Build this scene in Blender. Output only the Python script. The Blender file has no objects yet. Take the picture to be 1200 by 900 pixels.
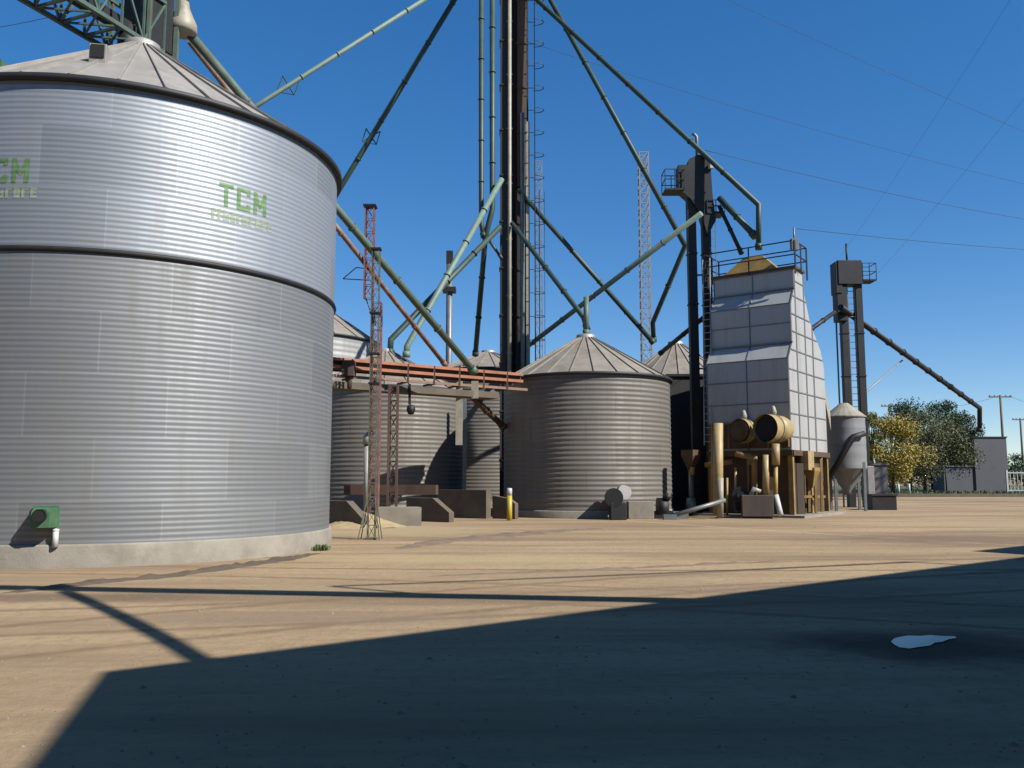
import bpy, bmesh, math, random
from mathutils import Vector, Matrix
random.seed(7)
R_ = math.radians
scn = bpy.context.scene
col = scn.collection

# ------------------------------------------------------------------ camera, sky, sun, exposure
F = 1000.0; PITCH = math.atan(110/F); CAMZ = 1.6
cp, sp = math.cos(PITCH), math.sin(PITCH)
cam = bpy.data.cameras.new('camera'); camo = bpy.data.objects.new('camera', cam); col.objects.link(camo)
cam.sensor_width = 36; cam.lens = 36*F/1200; cam.clip_end = 3000; cam.clip_start = .05
camo.location = (0, 0, CAMZ); camo.rotation_euler = (math.pi/2 + PITCH, 0, 0)
scn.camera = camo
SAZ = Vector((.86, -.51, 0)).normalized(); SEL = R_(40)
sdir = Vector((SAZ.x*math.cos(SEL), SAZ.y*math.cos(SEL), math.sin(SEL)))
w = bpy.data.worlds.new('World'); scn.world = w; w.use_nodes = True
nt = w.node_tree; bg = nt.nodes['Background']
sk = nt.nodes.new('ShaderNodeTexSky'); sk.sky_type = 'NISHITA'; sk.sun_disc = False
sk.sun_elevation = SEL; sk.sun_rotation = math.atan2(SAZ.x, SAZ.y)
sk.air_density = .85; sk.dust_density = 0; sk.ozone_density = 3.0; sk.altitude = 900
hs = nt.nodes.new('ShaderNodeHueSaturation'); hs.inputs['Saturation'].default_value = 1.56; hs.inputs['Hue'].default_value = .5065
gm = nt.nodes.new('ShaderNodeGamma'); gm.inputs[1].default_value = .7
nt.links.new(sk.outputs[0], gm.inputs[0]); nt.links.new(gm.outputs[0], hs.inputs['Color']); nt.links.new(hs.outputs[0], bg.inputs[0]); bg.inputs[1].default_value = .125
sl = bpy.data.lights.new('sun', 'SUN'); slo = bpy.data.objects.new('sun', sl); col.objects.link(slo)
sl.energy = 4.6; sl.angle = R_(.53); sl.color = (1, .97, .92)
slo.rotation_euler = sdir.to_track_quat('Z', 'Y').to_euler(); slo.location = (30, -20, 40)
vs = scn.view_settings; vs.view_transform = 'Standard'; vs.look = 'None'; vs.gamma = 1; vs.use_curve_mapping = False
vs.exposure = 0.85
ALB = .56   # base colours scaled down so bounce light fills the shade less

# ------------------------------------------------------------------ helpers
def P(px, py, Y):
    """the world point at depth Y that the photograph shows at pixel px, py"""
    dx, dy, dz = px-600, F*cp + (py-450)*sp, F*sp - (py-450)*cp
    t = Y/dy
    return Vector((dx*t, Y, CAMZ + dz*t))
def G(px, py):
    dx, dy, dz = px-600, F*cp + (py-450)*sp, F*sp - (py-450)*cp
    t = -CAMZ/dz
    return Vector((dx*t, dy*t, 0))
def tag(o, label=None, cat=None, group=None, kind=None):
    if label: o['label'] = label
    if cat: o['category'] = cat
    if group: o['group'] = group
    if kind: o['kind'] = kind
    return o
def empty(name, loc, label, cat, group=None):
    o = bpy.data.objects.new(name, None); col.objects.link(o); o.location = loc
    o.empty_display_size = .3
    return tag(o, label, cat, group)
def copy_tree(o, parent=None):
    c = o.copy(); col.objects.link(c)
    if parent: c.parent = parent
    for ch in list(o.children): copy_tree(ch, c)
    return c

class MB:
    def __init__(s): s.v = []; s.f = []; s.uv = None; s.sm = []
    def add(s, vs_, fs, smooth=False):
        n = len(s.v); s.v += [tuple(v) for v in vs_]
        for f in fs: s.f.append(tuple(n+i for i in f)); s.sm.append(smooth)
    def box(s, c, d, rz=0, M=None):
        x, y, z = d[0]/2, d[1]/2, d[2]/2
        vv = [Vector((a*x, b*y, e*z)) for e in (-1, 1) for b in (-1, 1) for a in (-1, 1)]
        m = M if M is not None else Matrix.Rotation(rz, 3, 'Z')
        vv = [m @ q + Vector(c) for q in vv]
        s.add(vv, [(0,2,3,1), (4,5,7,6), (0,1,5,4), (2,6,7,3), (0,4,6,2), (1,3,7,5)])
    def bar(s, a, b, wd, ht=None):
        a, b = Vector(a), Vector(b); d = b-a; L = d.length
        if L < 1e-6: return
        ht = ht or wd
        z = d.normalized(); up = Vector((0, 0, 1)) if abs(z.z) < .97 else Vector((0, 1, 0))
        x = up.cross(z).normalized(); y = z.cross(x)
        m = Matrix((x, y, z)).transposed()
        s.box((a+b)/2, (wd, ht, L), M=m)
    def tube(s, pts, r, n=10, cap=True, smooth=True):
        pts = [Vector(p) for p in pts]; rs = r if isinstance(r, (list, tuple)) else [r]*len(pts)
        vv = []; fs = []; N_ = len(pts)
        ds = [(pts[i+1]-pts[i]).normalized() for i in range(N_-1)]
        up = Vector((0, 0, 1)) if abs(ds[0].z) < .95 else Vector((0, 1, 0))
        x = up.cross(ds[0]).normalized()
        for i, p in enumerate(pts):
            d0 = ds[max(0, i-1)]; d1 = ds[min(i, N_-2)]
            x = (x-d0*x.dot(d0)).normalized(); y = d0.cross(x)
            t = d0+d1; t = t.normalized() if t.length > .05 else d0
            ca = max(.3, t.dot(d0))
            for k in range(n):
                a = 2*math.pi*k/n; o = (x*math.cos(a)+y*math.sin(a))*rs[i]
                vv.append(p+o-d0*(o.dot(t)/ca))
            if i < N_-1 and i > 0:
                x = d0.rotation_difference(d1) @ x
        for i in range(N_-1):
            for k in range(n):
                k2 = (k+1) % n
                fs.append((i*n+k, i*n+k2, (i+1)*n+k2, (i+1)*n+k))
        s.add(vv, fs, smooth)
        if cap:
            m = len(s.v)-len(vv)
            s.f.append(tuple(m+n-1-k for k in range(n))); s.sm.append(False)
            e = m+(N_-1)*n
            s.f.append(tuple(e+k for k in range(n))); s.sm.append(False)
    def lathe(s, c, prof, n=48, smooth=True, closed=False):
        c = Vector(c); vv = []; fs = []
        for r, z in prof:
            for k in range(n):
                a = 2*math.pi*k/n
                vv.append(c+Vector((r*math.cos(a), r*math.sin(a), z)))
        for i in range(len(prof)-1):
            for k in range(n):
                k2 = (k+1) % n
                fs.append((i*n+k, i*n+k2, (i+1)*n+k2, (i+1)*n+k))
        s.add(vv, fs, smooth)
    def prism(s, poly, z0, z1):
        n = len(poly)
        a = 0
        for i in range(n):
            a += poly[i][0]*poly[(i+1) % n][1]-poly[(i+1) % n][0]*poly[i][1]
        if a < 0: poly = poly[::-1]
        vv = [(p[0], p[1], z0) for p in poly]+[(p[0], p[1], z1) for p in poly]
        fs = [tuple(range(n))[::-1], tuple(range(n, 2*n))]
        for i in range(n):
            j = (i+1) % n
            fs.append((i, j, n+j, n+i))
        s.add(vv, fs)
    def build(s, name, mat, parent=None, bevel=0):
        me = bpy.data.meshes.new(name); me.from_pydata(s.v, [], s.f); me.update()
        o = bpy.data.objects.new(name, me); col.objects.link(o)
        me.polygons.foreach_set('use_smooth', s.sm)
        if mat: me.materials.append(mat)
        if s.uv:
            ul = me.uv_layers.new(name='UVMap')
            for lp in me.loops: ul.data[lp.index].uv = s.uv[lp.vertex_index]
        if parent:
            o.parent = parent; o.location = -Vector(parent.location)
            if parent.parent: o.location = (0, 0, 0)
            if parent.type == 'MESH': o.location = (0, 0, 0)
        if bevel:
            b = o.modifiers.new('bevel', 'BEVEL'); b.width = bevel; b.segments = 2; b.limit_method = 'ANGLE'
        return o

def mat(name, base, rough=.7, metal=0, noise=.25, nscale=3, bump=.1, bscale=40, spec=.5, dirt=None, dirt_amt=.5, dscale=1.2, streak=False, vscale=None):
    """weathered paint / metal / concrete: base colour broken up by two noises, optional dirt colour, fine bump"""
    m = bpy.data.materials.new(name); m.use_nodes = True
    N = m.node_tree.nodes; L = m.node_tree.links; b = N['Principled BSDF']
    tc = N.new('ShaderNodeTexCoord')
    mp = N.new('ShaderNodeMapping'); L.new(tc.outputs['Object'], mp.inputs[0])
    if streak: mp.inputs['Scale'].default_value = (1, 1, .12)
    n1 = N.new('ShaderNodeTexNoise'); n1.inputs['Scale'].default_value = nscale; n1.inputs['Detail'].default_value = 6
    n1.inputs['Roughness'].default_value = .65
    L.new(mp.outputs[0], n1.inputs[0])
    rp = N.new('ShaderNodeMapRange'); rp.inputs[1].default_value = .25; rp.inputs[2].default_value = .75
    rp.inputs[3].default_value = 1-noise; rp.inputs[4].default_value = 1+noise*.6
    L.new(n1.outputs[0], rp.inputs[0])
    mx = N.new('ShaderNodeMix'); mx.data_type = 'RGBA'; mx.blend_type = 'MULTIPLY'; mx.inputs[0].default_value = 1
    base = tuple(q*ALB for q in base); dirt = tuple(q*ALB for q in dirt) if dirt else None
    mx.inputs[6].default_value = (*base, 1); L.new(rp.outputs[0], mx.inputs[7])
    out = mx.outputs[2]
    if dirt:
        n2 = N.new('ShaderNodeTexNoise'); n2.inputs['Scale'].default_value = dscale; n2.inputs['Detail'].default_value = 8
        n2.inputs['Roughness'].default_value = .7
        L.new(mp.outputs[0], n2.inputs[0])
        r2 = N.new('ShaderNodeMapRange'); r2.inputs[1].default_value = .48; r2.inputs[2].default_value = .68
        r2.inputs[3].default_value = 0; r2.inputs[4].default_value = dirt_amt
        L.new(n2.outputs[0], r2.inputs[0])
        m2 = N.new('ShaderNodeMix'); m2.data_type = 'RGBA'; L.new(r2.outputs[0], m2.inputs[0])
        L.new(out, m2.inputs[6]); m2.inputs[7].default_value = (*dirt, 1); out = m2.outputs[2]
    L.new(out, b.inputs['Base Color'])
    b.inputs['Roughness'].default_value = rough; b.inputs['Metallic'].default_value = metal
    b.inputs['Specular IOR Level'].default_value = spec
    if bump:
        n3 = N.new('ShaderNodeTexNoise'); n3.inputs['Scale'].default_value = bscale; n3.inputs['Detail'].default_value = 4
        L.new(tc.outputs['Object'], n3.inputs[0])
        bp = N.new('ShaderNodeBump'); bp.inputs['Strength'].default_value = bump; bp.inputs['Distance'].default_value = .02
        L.new(n3.outputs[0], bp.inputs['Height']); L.new(bp.outputs[0], b.inputs['Normal'])
    return m

def galv(name, base, rough, metal, pw, ph, var=.14, dirt=(.2, .16, .11), dirt_amt=.25, seam=.75):
    """galvanised sheets: each panel of the wall a slightly different tone, darker joints, streaks"""
    m = bpy.data.materials.new(name); m.use_nodes = True
    N = m.node_tree.nodes; L = m.node_tree.links; b = N['Principled BSDF']
    uv = N.new('ShaderNodeUVMap'); base = tuple(q*ALB for q in base); dirt = tuple(q*ALB for q in dirt)
    br = N.new('ShaderNodeTexBrick'); br.offset = .5; br.inputs['Scale'].default_value = 1
    br.inputs['Brick Width'].default_value = pw; br.inputs['Row Height'].default_value = ph
    br.inputs['Mortar Size'].default_value = .018; br.inputs['Mortar Smooth'].default_value = .4; br.inputs['Bias'].default_value = 0
    br.inputs['Color1'].default_value = (1-var, 1-var, 1-var, 1); br.inputs['Color2'].default_value = (1+var*.4, 1+var*.4, 1+var*.45, 1)
    br.inputs['Mortar'].default_value = (seam, seam, seam, 1)
    L.new(uv.outputs[0], br.inputs[0])
    m1 = N.new('ShaderNodeMix'); m1.data_type = 'RGBA'; m1.blend_type = 'MULTIPLY'; m1.inputs[0].default_value = 1
    m1.inputs[6].default_value = (*base, 1); L.new(br.outputs[0], m1.inputs[7])
    mp = N.new('ShaderNodeMapping'); mp.inputs['Scale'].default_value = (1.6, .18, 1); L.new(uv.outputs[0], mp.inputs[0])
    ns = N.new('ShaderNodeTexNoise'); ns.inputs['Scale'].default_value = 1.6; ns.inputs['Detail'].default_value = 8; ns.inputs['Roughness'].default_value = .62
    L.new(mp.outputs[0], ns.inputs[0])
    r = N.new('ShaderNodeMapRange'); r.inputs[1].default_value = .42; r.inputs[2].default_value = .75; r.inputs[4].default_value = dirt_amt
    L.new(ns.outputs[0], r.inputs[0])
    m2 = N.new('ShaderNodeMix'); m2.data_type = 'RGBA'; L.new(r.outputs[0], m2.inputs[0]); L.new(m1.outputs[2], m2.inputs[6])
    m2.inputs[7].default_value = (*dirt, 1); L.new(m2.outputs[2], b.inputs['Base Color'])
    r2 = N.new('ShaderNodeMapRange'); r2.inputs[1].default_value = .3; r2.inputs[2].default_value = .7
    r2.inputs[3].default_value = rough-.07; r2.inputs[4].default_value = rough+.12
    L.new(ns.outputs[0], r2.inputs[0]); L.new(r2.outputs[0], b.inputs['Roughness'])
    b.inputs['Metallic'].default_value = metal
    return m

M = dict(
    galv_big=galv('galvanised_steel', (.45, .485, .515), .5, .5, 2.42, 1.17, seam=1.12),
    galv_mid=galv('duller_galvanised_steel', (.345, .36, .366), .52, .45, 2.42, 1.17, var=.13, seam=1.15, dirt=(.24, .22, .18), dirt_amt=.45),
    galv_old=galv('weathered_galvanised_steel', (.262, .24, .205), .6, .25, 2.4, 1.0, dirt=(.19, .15, .10), dirt_amt=.4),
    galv_hop=galv('grey_hopper_steel', (.36, .365, .365), .6, .2, 1.5, .8),
    galv_pale=galv('pale_steel_sheet', (.56, .55, .52), .6, .15, 2.4, 1.2, dirt_amt=.2),
    roof=mat('roof_sheet', (.50, .46, .40), .6, .2, .22, 2.0, .05, dirt=(.26, .22, .17), dirt_amt=.4),
    roof_old=mat('old_roof_sheet', (.40, .35, .28), .65, .1, .25, 2.0, .05, dirt=(.2, .15, .1), dirt_amt=.5),
    black=mat('dark_rubber_steel', (.03, .032, .035), .6, .2, .3, 4),
    dark=mat('dark_painted_steel', (.021, .024, .025), .6, .3, .35, 4, dirt=(.08, .05, .03), dirt_amt=.5),
    tower=mat('rusty_dark_casing', (.05, .046, .042), .65, .2, .35, 2, dirt=(.10, .05, .03), dirt_amt=.5, streak=True),
    rust=mat('rust_red_steel', (.15, .085, .058), .75, .1, .35, 2, dirt=(.07, .045, .035), dirt_amt=.6, streak=True),
    redmast=mat('faded_red_paint', (.30, .13, .12), .7, 0, .3, 3),
    orange=mat('orange_red_paint', (.52, .19, .085), .6, 0, .3, 2, dirt=(.17, .09, .06), dirt_amt=.6),
    gdark=mat('dark_green_paint', (.055, .10, .075), .55, .1, .3, 3, dirt=(.04, .045, .04), dirt_amt=.6),
    gmid=mat('green_grey_paint', (.15, .215, .155), .6, .1, .3, 3, dirt=(.14, .11, .07), dirt_amt=.7),
    rustgreen=mat('rusty_green_paint', (.16, .18, .12), .7, .1, .4, 4, dirt=(.15, .09, .055), dirt_amt=.8),
    gpale=mat('pale_green_paint', (.21, .31, .25), .6, .05, .25, 3, dirt=(.2, .22, .17), dirt_amt=.5),
    gtruss=mat('truss_green_paint', (.12, .19, .15), .6, .2, .3, 3, dirt=(.06, .07, .06), dirt_amt=.6),
    gbright=mat('green_paint', (.10, .24, .12), .5, 0, .3, 5, dirt=(.05, .10, .05), dirt_amt=.5),
    letter=mat('green_lettering_paint', (.15, .31, .10), .6, .1, .35, 9, dirt=(.34, .44, .30), dirt_amt=.6, dscale=5),
    letter2=mat('faded_green_lettering_paint', (.37, .45, .31), .6, .1, .3, 9, dirt=(.46, .50, .45), dirt_amt=.6, dscale=5),
    pale=mat('pale_steel', (.50, .49, .45), .55, .3, .25, 3, dirt=(.25, .2, .14), dirt_amt=.4),
    tanp=mat('tan_painted_steel', (.50, .45, .34), .6, .1, .25, 3, dirt=(.25, .19, .12), dirt_amt=.5),
    panel=mat('white_cladding_panel', (.59, .585, .555), .55, .1, .12, 1.2, .03, dirt=(.38, .34, .28), dirt_amt=.65, streak=True),
    seam=mat('panel_seam', (.27, .27, .27), .6, .2, .2, 3),
    yellow=mat('ochre_yellow_paint', (.52, .33, .085), .55, .05, .3, 2.5, dirt=(.25, .13, .05), dirt_amt=.6),
    brown=mat('brown_rusty_panel', (.135, .075, .032), .75, .05, .4, 2, dirt=(.07, .04, .02), dirt_amt=.6),
    ochre=mat('dirty_ochre_paint', (.42, .265, .085), .6, .05, .35, 2.5, dirt=(.12, .07, .035), dirt_amt=.7),
    tan=mat('tan_yellow_paint', (.56, .41, .185), .55, .05, .3, 2.5, dirt=(.33, .22, .1), dirt_amt=.5),
    void=mat('dark_inside', (.012, .012, .012), .9, 0, .2, 3),
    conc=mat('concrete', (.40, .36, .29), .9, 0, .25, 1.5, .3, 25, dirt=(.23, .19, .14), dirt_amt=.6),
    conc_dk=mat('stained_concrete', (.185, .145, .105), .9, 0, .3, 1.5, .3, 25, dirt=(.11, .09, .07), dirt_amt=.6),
    bolly=mat('bollard_yellow', (.72, .52, .03), .5, 0, .15, 6, dirt=(.3, .22, .08), dirt_amt=.4),
    white=mat('white_paint', (.75, .74, .70), .6, 0, .15, 5, dirt=(.45, .42, .36), dirt_amt=.4),
    grey=mat('grey_block_render', (.15, .15, .165), .85, 0, .2, 1.2, .2, 20, dirt=(.11, .11, .12), dirt_amt=.5),
    wood=mat('weathered_wood', (.20, .15, .10), .9, 0, .35, 3, streak=True),
    greymetal=mat('grey_metal', (.27, .29, .29), .5, .4, .25, 3, dirt=(.15, .15, .13), dirt_amt=.4),
    mast=mat('galvanised_lattice', (.38, .40, .41), .55, .3, .2, 4),
    shed=mat('shed_wall_steel', (.25, .25, .26), .7, .1, .2, 2),
    panelbrown=mat('brown_sheet_boards', (.14, .105, .085), .8, 0, .35, 2.5, streak=True, dirt=(.07, .055, .045), dirt_amt=.5),
)

# ------------------------------------------------------------------ ground
def ground_mat():
    m = bpy.data.materials.new('packed_dirt'); m.use_nodes = True
    N = m.node_tree.nodes; L = m.node_tree.links; b = N['Principled BSDF']
    tc = N.new('ShaderNodeTexCoord')
    def noise(scale, det=8, ro=.6, sc=None, rot=0):
        mp = N.new('ShaderNodeMapping'); L.new(tc.outputs['Object'], mp.inputs[0])
        if sc: mp.inputs['Scale'].default_value = sc
        mp.inputs['Rotation'].default_value = (0, 0, rot)
        n = N.new('ShaderNodeTexNoise'); n.inputs['Scale'].default_value = scale; n.inputs['Detail'].default_value = det
        n.inputs['Roughness'].default_value = ro; L.new(mp.outputs[0], n.inputs[0]); return n.outputs[0]
    def rng(x, a, c, lo, hi):
        r = N.new('ShaderNodeMapRange'); L.new(x, r.inputs[0])
        for i, q in zip((1, 2, 3, 4), (a, c, lo, hi)): r.inputs[i].default_value = q
        return r.outputs[0]
    def mix(f, a, c):
        x = N.new('ShaderNodeMix'); x.data_type = 'RGBA'; L.new(f, x.inputs[0])
        for s_, q in ((6, a), (7, c)):
            if isinstance(q, tuple): x.inputs[s_].default_value = (*[v*ALB for v in q], 1)
            else: L.new(q, x.inputs[s_])
        return x.outputs[2]
    big = noise(.09, 5); tr = noise(.5, 8, .65, (.16, 1.0, 1), R_(-8)); fine = noise(6, 8, .7); peb = noise(45, 4, .6)
    c = mix(rng(big, .35, .65, 0, 1), (.51, .365, .205), (.61, .445, .26))
    c = mix(rng(tr, .42, .62, 0, .9), c, (.32, .22, .13))
    c = mix(rng(fine, .48, .68, 0, .7), c, (.36, .26, .165))
    c = mix(rng(peb, .58, .75, 0, .35), c, (.56, .44, .30))
    def track(c, cx, cy, rad, wd, colr, amt):
        mp = N.new('ShaderNodeMapping'); L.new(tc.outputs['Object'], mp.inputs[0]); mp.inputs['Location'].default_value = (-cx, -cy, 0); mp.inputs['Scale'].default_value = (1, 1, 0)
        ln = N.new('ShaderNodeVectorMath'); ln.operation = 'LENGTH'; L.new(mp.outputs[0], ln.inputs[0])
        sb_ = N.new('ShaderNodeMath'); sb_.operation = 'SUBTRACT'; L.new(ln.outputs['Value'], sb_.inputs[0]); sb_.inputs[1].default_value = rad
        ab = N.new('ShaderNodeMath'); ab.operation = 'ABSOLUTE'; L.new(sb_.outputs[0], ab.inputs[0])
        a = N.new('ShaderNodeMath'); a.operation = 'MULTIPLY_ADD'; L.new(edge2, a.inputs[0]); a.inputs[1].default_value = wd*2.2; L.new(ab.outputs[0], a.inputs[2])
        f = rng(a.outputs[0], wd*1.15, wd*2.1, amt, 0); ruts.append(f)
        return mix(f, c, colr)
    ruts = []; edge2 = noise(1.7, 6, .75)
    for cx, cy, rad, wd, colr, amt in ((4, 95, 78, .16, (.30, .20, .11), .95), (4, 95, 79.9, .16, (.30, .20, .11), .95), (-30, 120, 112, .14, (.31, .21, .12), .9), (-30, 120, 113.8, .14, (.31, .21, .12), .9),
                                       (30, -40, 59, .17, (.30, .20, .115), .9), (30, -40, 60.9, .17, (.30, .20, .115), .9), (60, 60, 62, .2, (.64, .48, .30), .8), (-12, -30, 43, .15, (.31, .21, .12), .9), (-12, -30, 44.8, .15, (.31, .21, .12), .9)):
        c = track(c, cx, cy, rad, wd, colr, amt)
    edge = noise(.9, 6, .7)
    def spot(c, p, rx, ry, colr, amt, soft=.5):
        mp = N.new('ShaderNodeMapping'); L.new(tc.outputs['Object'], mp.inputs[0])
        mp.inputs['Location'].default_value = (-p.x/rx, -p.y/ry, 0); mp.inputs['Scale'].default_value = (1/rx, 1/ry, 0)
        ln = N.new('ShaderNodeVectorMath'); ln.operation = 'LENGTH'; L.new(mp.outputs[0], ln.inputs[0])
        a = N.new('ShaderNodeMath'); a.operation = 'MULTIPLY_ADD'; L.new(edge, a.inputs[0]); a.inputs[1].default_value = 1.6; L.new(ln.outputs['Value'], a.inputs[2])
        return mix(rng(a.outputs[0], 1.8-soft, 1.8+soft*.5, amt, 0), c, colr)
    c = spot(c, G(1140, 632), 4.2, 2.0, (.26, .17, .11), .8)
    c = spot(c, G(560, 655), 4.0, 1.0, (.60, .46, .25), .8)
    c = spot(c, G(480, 622), 2.8, 2.2, (.58, .46, .27), .6)
    c = spot(c, G(1085, 758), 1.35, .85, (.10, .075, .05), .9)
    c = spot(c, G(900, 690), 3.2, .8, (.33, .23, .15), .6)
    c = spot(c, G(330, 725), 2.2, .5, (.34, .24, .16), .6)
    c = spot(c, G(620, 632), 3.6, .8, (.32, .22, .14), .7)
    c = spot(c, G(60, 700), 2.4, .5, (.2, .14, .09), .7)
    L.new(c, b.inputs['Base Color']); b.inputs['Roughness'].default_value = .95; b.inputs['Specular IOR Level'].default_value = .2
    ad = N.new('ShaderNodeMath'); ad.operation = 'MULTIPLY_ADD'; L.new(tr, ad.inputs[0]); ad.inputs[1].default_value = 3
    L.new(fine, ad.inputs[2])
    bp = N.new('ShaderNodeBump'); bp.inputs['Strength'].default_value = .5; bp.inputs['Distance'].default_value = .05
    L.new(ad.outputs[0], bp.inputs['Height'])
    bp2 = N.new('ShaderNodeBump'); bp2.inputs['Strength'].default_value = .35; bp2.inputs['Distance'].default_value = .012
    L.new(peb, bp2.inputs['Height']); L.new(bp.outputs[0], bp2.inputs['Normal']); L.new(bp2.outputs[0], b.inputs['Normal'])
    return m
GM = ground_mat()
b = MB(); S = 1500
b.add([(-S, -S, 0), (S, -S, 0), (S, S, 0), (-S, S, 0)], [(0, 1, 2, 3)])
tag(b.build('ground', GM), kind='structure')

def patch(name, pts, m, z=.004, label=None):
    """an irregular stain or water sheet lying on the ground"""
    b = MB(); n = len(pts); b.add([(p[0], p[1], z) for p in pts], [tuple(range(n))])
    o = b.build(name, m); tag(o, label=label, kind='structure'); return o
def blob(cx, cy, rx, ry, rot=0, n=40, rag=.25, seed=0):
    r = random.Random(seed); ph = [r.uniform(0, 6.28) for _ in range(4)]; pts = []
    for k in range(n):
        a = 2*math.pi*k/n
        q = 1+rag*(.5*math.sin(2*a+ph[0])+.35*math.sin(3*a+ph[1])+.3*math.sin(5*a+ph[2])+.2*math.sin(9*a+ph[3]))
        x, y = rx*q*math.cos(a), ry*q*math.sin(a)
        pts.append((cx+x*math.cos(rot)-y*math.sin(rot), cy+x*math.sin(rot)+y*math.cos(rot)))
    return pts
damp = mat('damp_earth', (.15, .105, .07), .85, 0, .4, 2, .5, 20)
scuff_shadow = mat('scuffed_and_shadow_earth', (.29, .20, .13), .9, 0, .4, 2, .5, 20)  # scuffed earth, also the colour of the painted cable shadow
spill = mat('spilt_grain', (.56, .42, .22), .9, 0, .3, 3, .3, 60)
def ridge(name, pts, wd, ht, m, seed=0):
    """a low windrow of earth with an uneven top"""
    r = random.Random(seed); vv = []; fs = []; K = 7; cnt = 0
    fine = []
    for i in range(len(pts)-1):
        a, c = Vector(pts[i]), Vector(pts[i+1]); n = max(2, int((c-a).length/.18))
        fine += [a.lerp(c, k/n) for k in range(n)]
    fine.append(Vector(pts[-1])); n = len(fine)
    for i, p in enumerate(fine):
        d = (fine[min(i+1, n-1)]-fine[max(0, i-1)]).normalized(); s_ = Vector((-d.y, d.x, 0))
        e = min(1, 4*i/n, 4*(n-1-i)/n)
        ww = wd*(.35+.65*e)*(1+r.uniform(-.3, .3)); hh = ht*e*(1+r.uniform(-.5, .5))
        for k in range(K):
            t = k/(K-1)*2-1
            vv.append(p+s_*(t*ww/2)+Vector((0, 0, -.01+hh*(1-t*t)*(1+r.uniform(-.25, .25)))))
    for i in range(n-1):
        for k in range(K-1): fs.append((i*K+k, i*K+k+1, (i+1)*K+k+1, (i+1)*K+k))
    b = MB(); b.add(vv, fs, True); return tag(b.build(name, m), kind='structure')

stones = None
ridge('dirt_windrow', [G(450, 646), G(520, 634), G(600, 627), G(660, 622), G(725, 618)], 1.0, .05, scuff_shadow, 1)
ridge('dirt_edge', [G(-40, 700), G(60, 689), G(130, 681), G(190, 676), G(250, 668), G(330, 656), G(385, 646)], .5, .06, damp, 2)
ridge('cable_shadow_strip', [G(420, 679), G(560, 673), G(700, 668), G(860, 660), G(1010, 656)], .25, .03, scuff_shadow, 3)  # dark low strip painting in the overhead cable's shadow
pm = bpy.data.materials.new('puddle_water'); pm.use_nodes = True
pb = pm.node_tree.nodes['Principled BSDF']; pb.inputs['Base Color'].default_value = (.02, .022, .025, 1); pb.inputs['Roughness'].default_value = .1
pb.inputs['IOR'].default_value = 1.33; pb.inputs['Specular IOR Level'].default_value = .32
pts = [G(x, y) for x, y in ((1044, 753), (1048, 749), (1055, 747.4), (1064, 745.8), (1078, 746.2), (1090, 745.2), (1104, 746.3), (1119, 746.6), (1121, 748.5), (1112, 750), (1104, 753.2), (1096, 754), (1090, 757.6), (1078, 759), (1066, 761), (1054, 759.6), (1049, 757))]
patch('puddle', [(p.x, p.y) for p in pts], pm, .009)

b = MB(); rr = random.Random(31)
for i in range(1600):
    y = 4.5+rr.random()**1.6*26; x = rr.uniform(-.66, .66)*y; z = rr.uniform(.004, .012)*(1+(rr.random() < .05))
    if math.hypot(x+9.02, y-20.06) < 5.1 or math.hypot(x-4.1, y-8.3) < .9: continue
    pts_ = [Vector((x+z*1.5*math.cos(a)*rr.uniform(.7, 1.2), y+z*1.5*math.sin(a)*rr.uniform(.7, 1.2), 0)) for a in (0, 1.26, 2.5, 3.77, 5.0)]
    t_ = Vector((x+rr.uniform(-.3, .3)*z, y, z))
    b.add(pts_+[t_], [(k, (k+1) % 5, 5) for k in range(5)])
tag(b.build('gravel', mat('loose_stone', (.36, .265, .165), .95, 0, .5, 3, .2)), 'loose small stones scattered over the packed dirt', 'stones', kind='stuff')

# ------------------------------------------------------------------ grain silos and bins
def wall(R, z0, z1, pitch, amp, n, c):
    rows = int((z1-z0)/pitch*6); b = MB(); vv = []; uv = []; fs = []
    for i in range(rows+1):
        z = z0+(z1-z0)*i/rows; r = R+amp*math.sin(2*math.pi*(z-z0)/pitch)
        for k in range(n+1):
            a = 2*math.pi*k/n
            vv.append((c[0]+r*math.cos(a), c[1]+r*math.sin(a), z)); uv.append((a*R, z))
    W = n+1
    for i in range(rows):
        for k in range(n): fs.append((i*W+k, i*W+k+1, (i+1)*W+k+1, (i+1)*W+k))
    b.add(vv, fs, True); b.uv = uv; return b
def cone_roof(R, z0, zp, nr, c, rib=.035, top=.35):
    """cone of flat sheets with a raised rib at every joint"""
    b = MB(); c = Vector((c[0], c[1], 0)); tz = zp-(zp-z0)*top/R
    for k in range(nr):
        a0, a1 = 2*math.pi*k/nr, 2*math.pi*(k+1)/nr
        p = [Vector((R*math.cos(a0), R*math.sin(a0), z0)), Vector((R*math.cos(a1), R*math.sin(a1), z0)),
             Vector((top*math.cos(a1), top*math.sin(a1), tz)), Vector((top*math.cos(a0), top*math.sin(a0), tz))]
        b.add([c+x for x in p], [(0, 1, 2, 3)])
    for k in range(nr):
        a0 = 2*math.pi*k/nr; d = Vector((math.cos(a0), math.sin(a0), 0))
        b.bar(c+d*(R+.01)+Vector((0, 0, z0+rib*.4)), c+d*top+Vector((0, 0, tz+rib*.4)), rib, rib*1.6)
    return b
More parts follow.
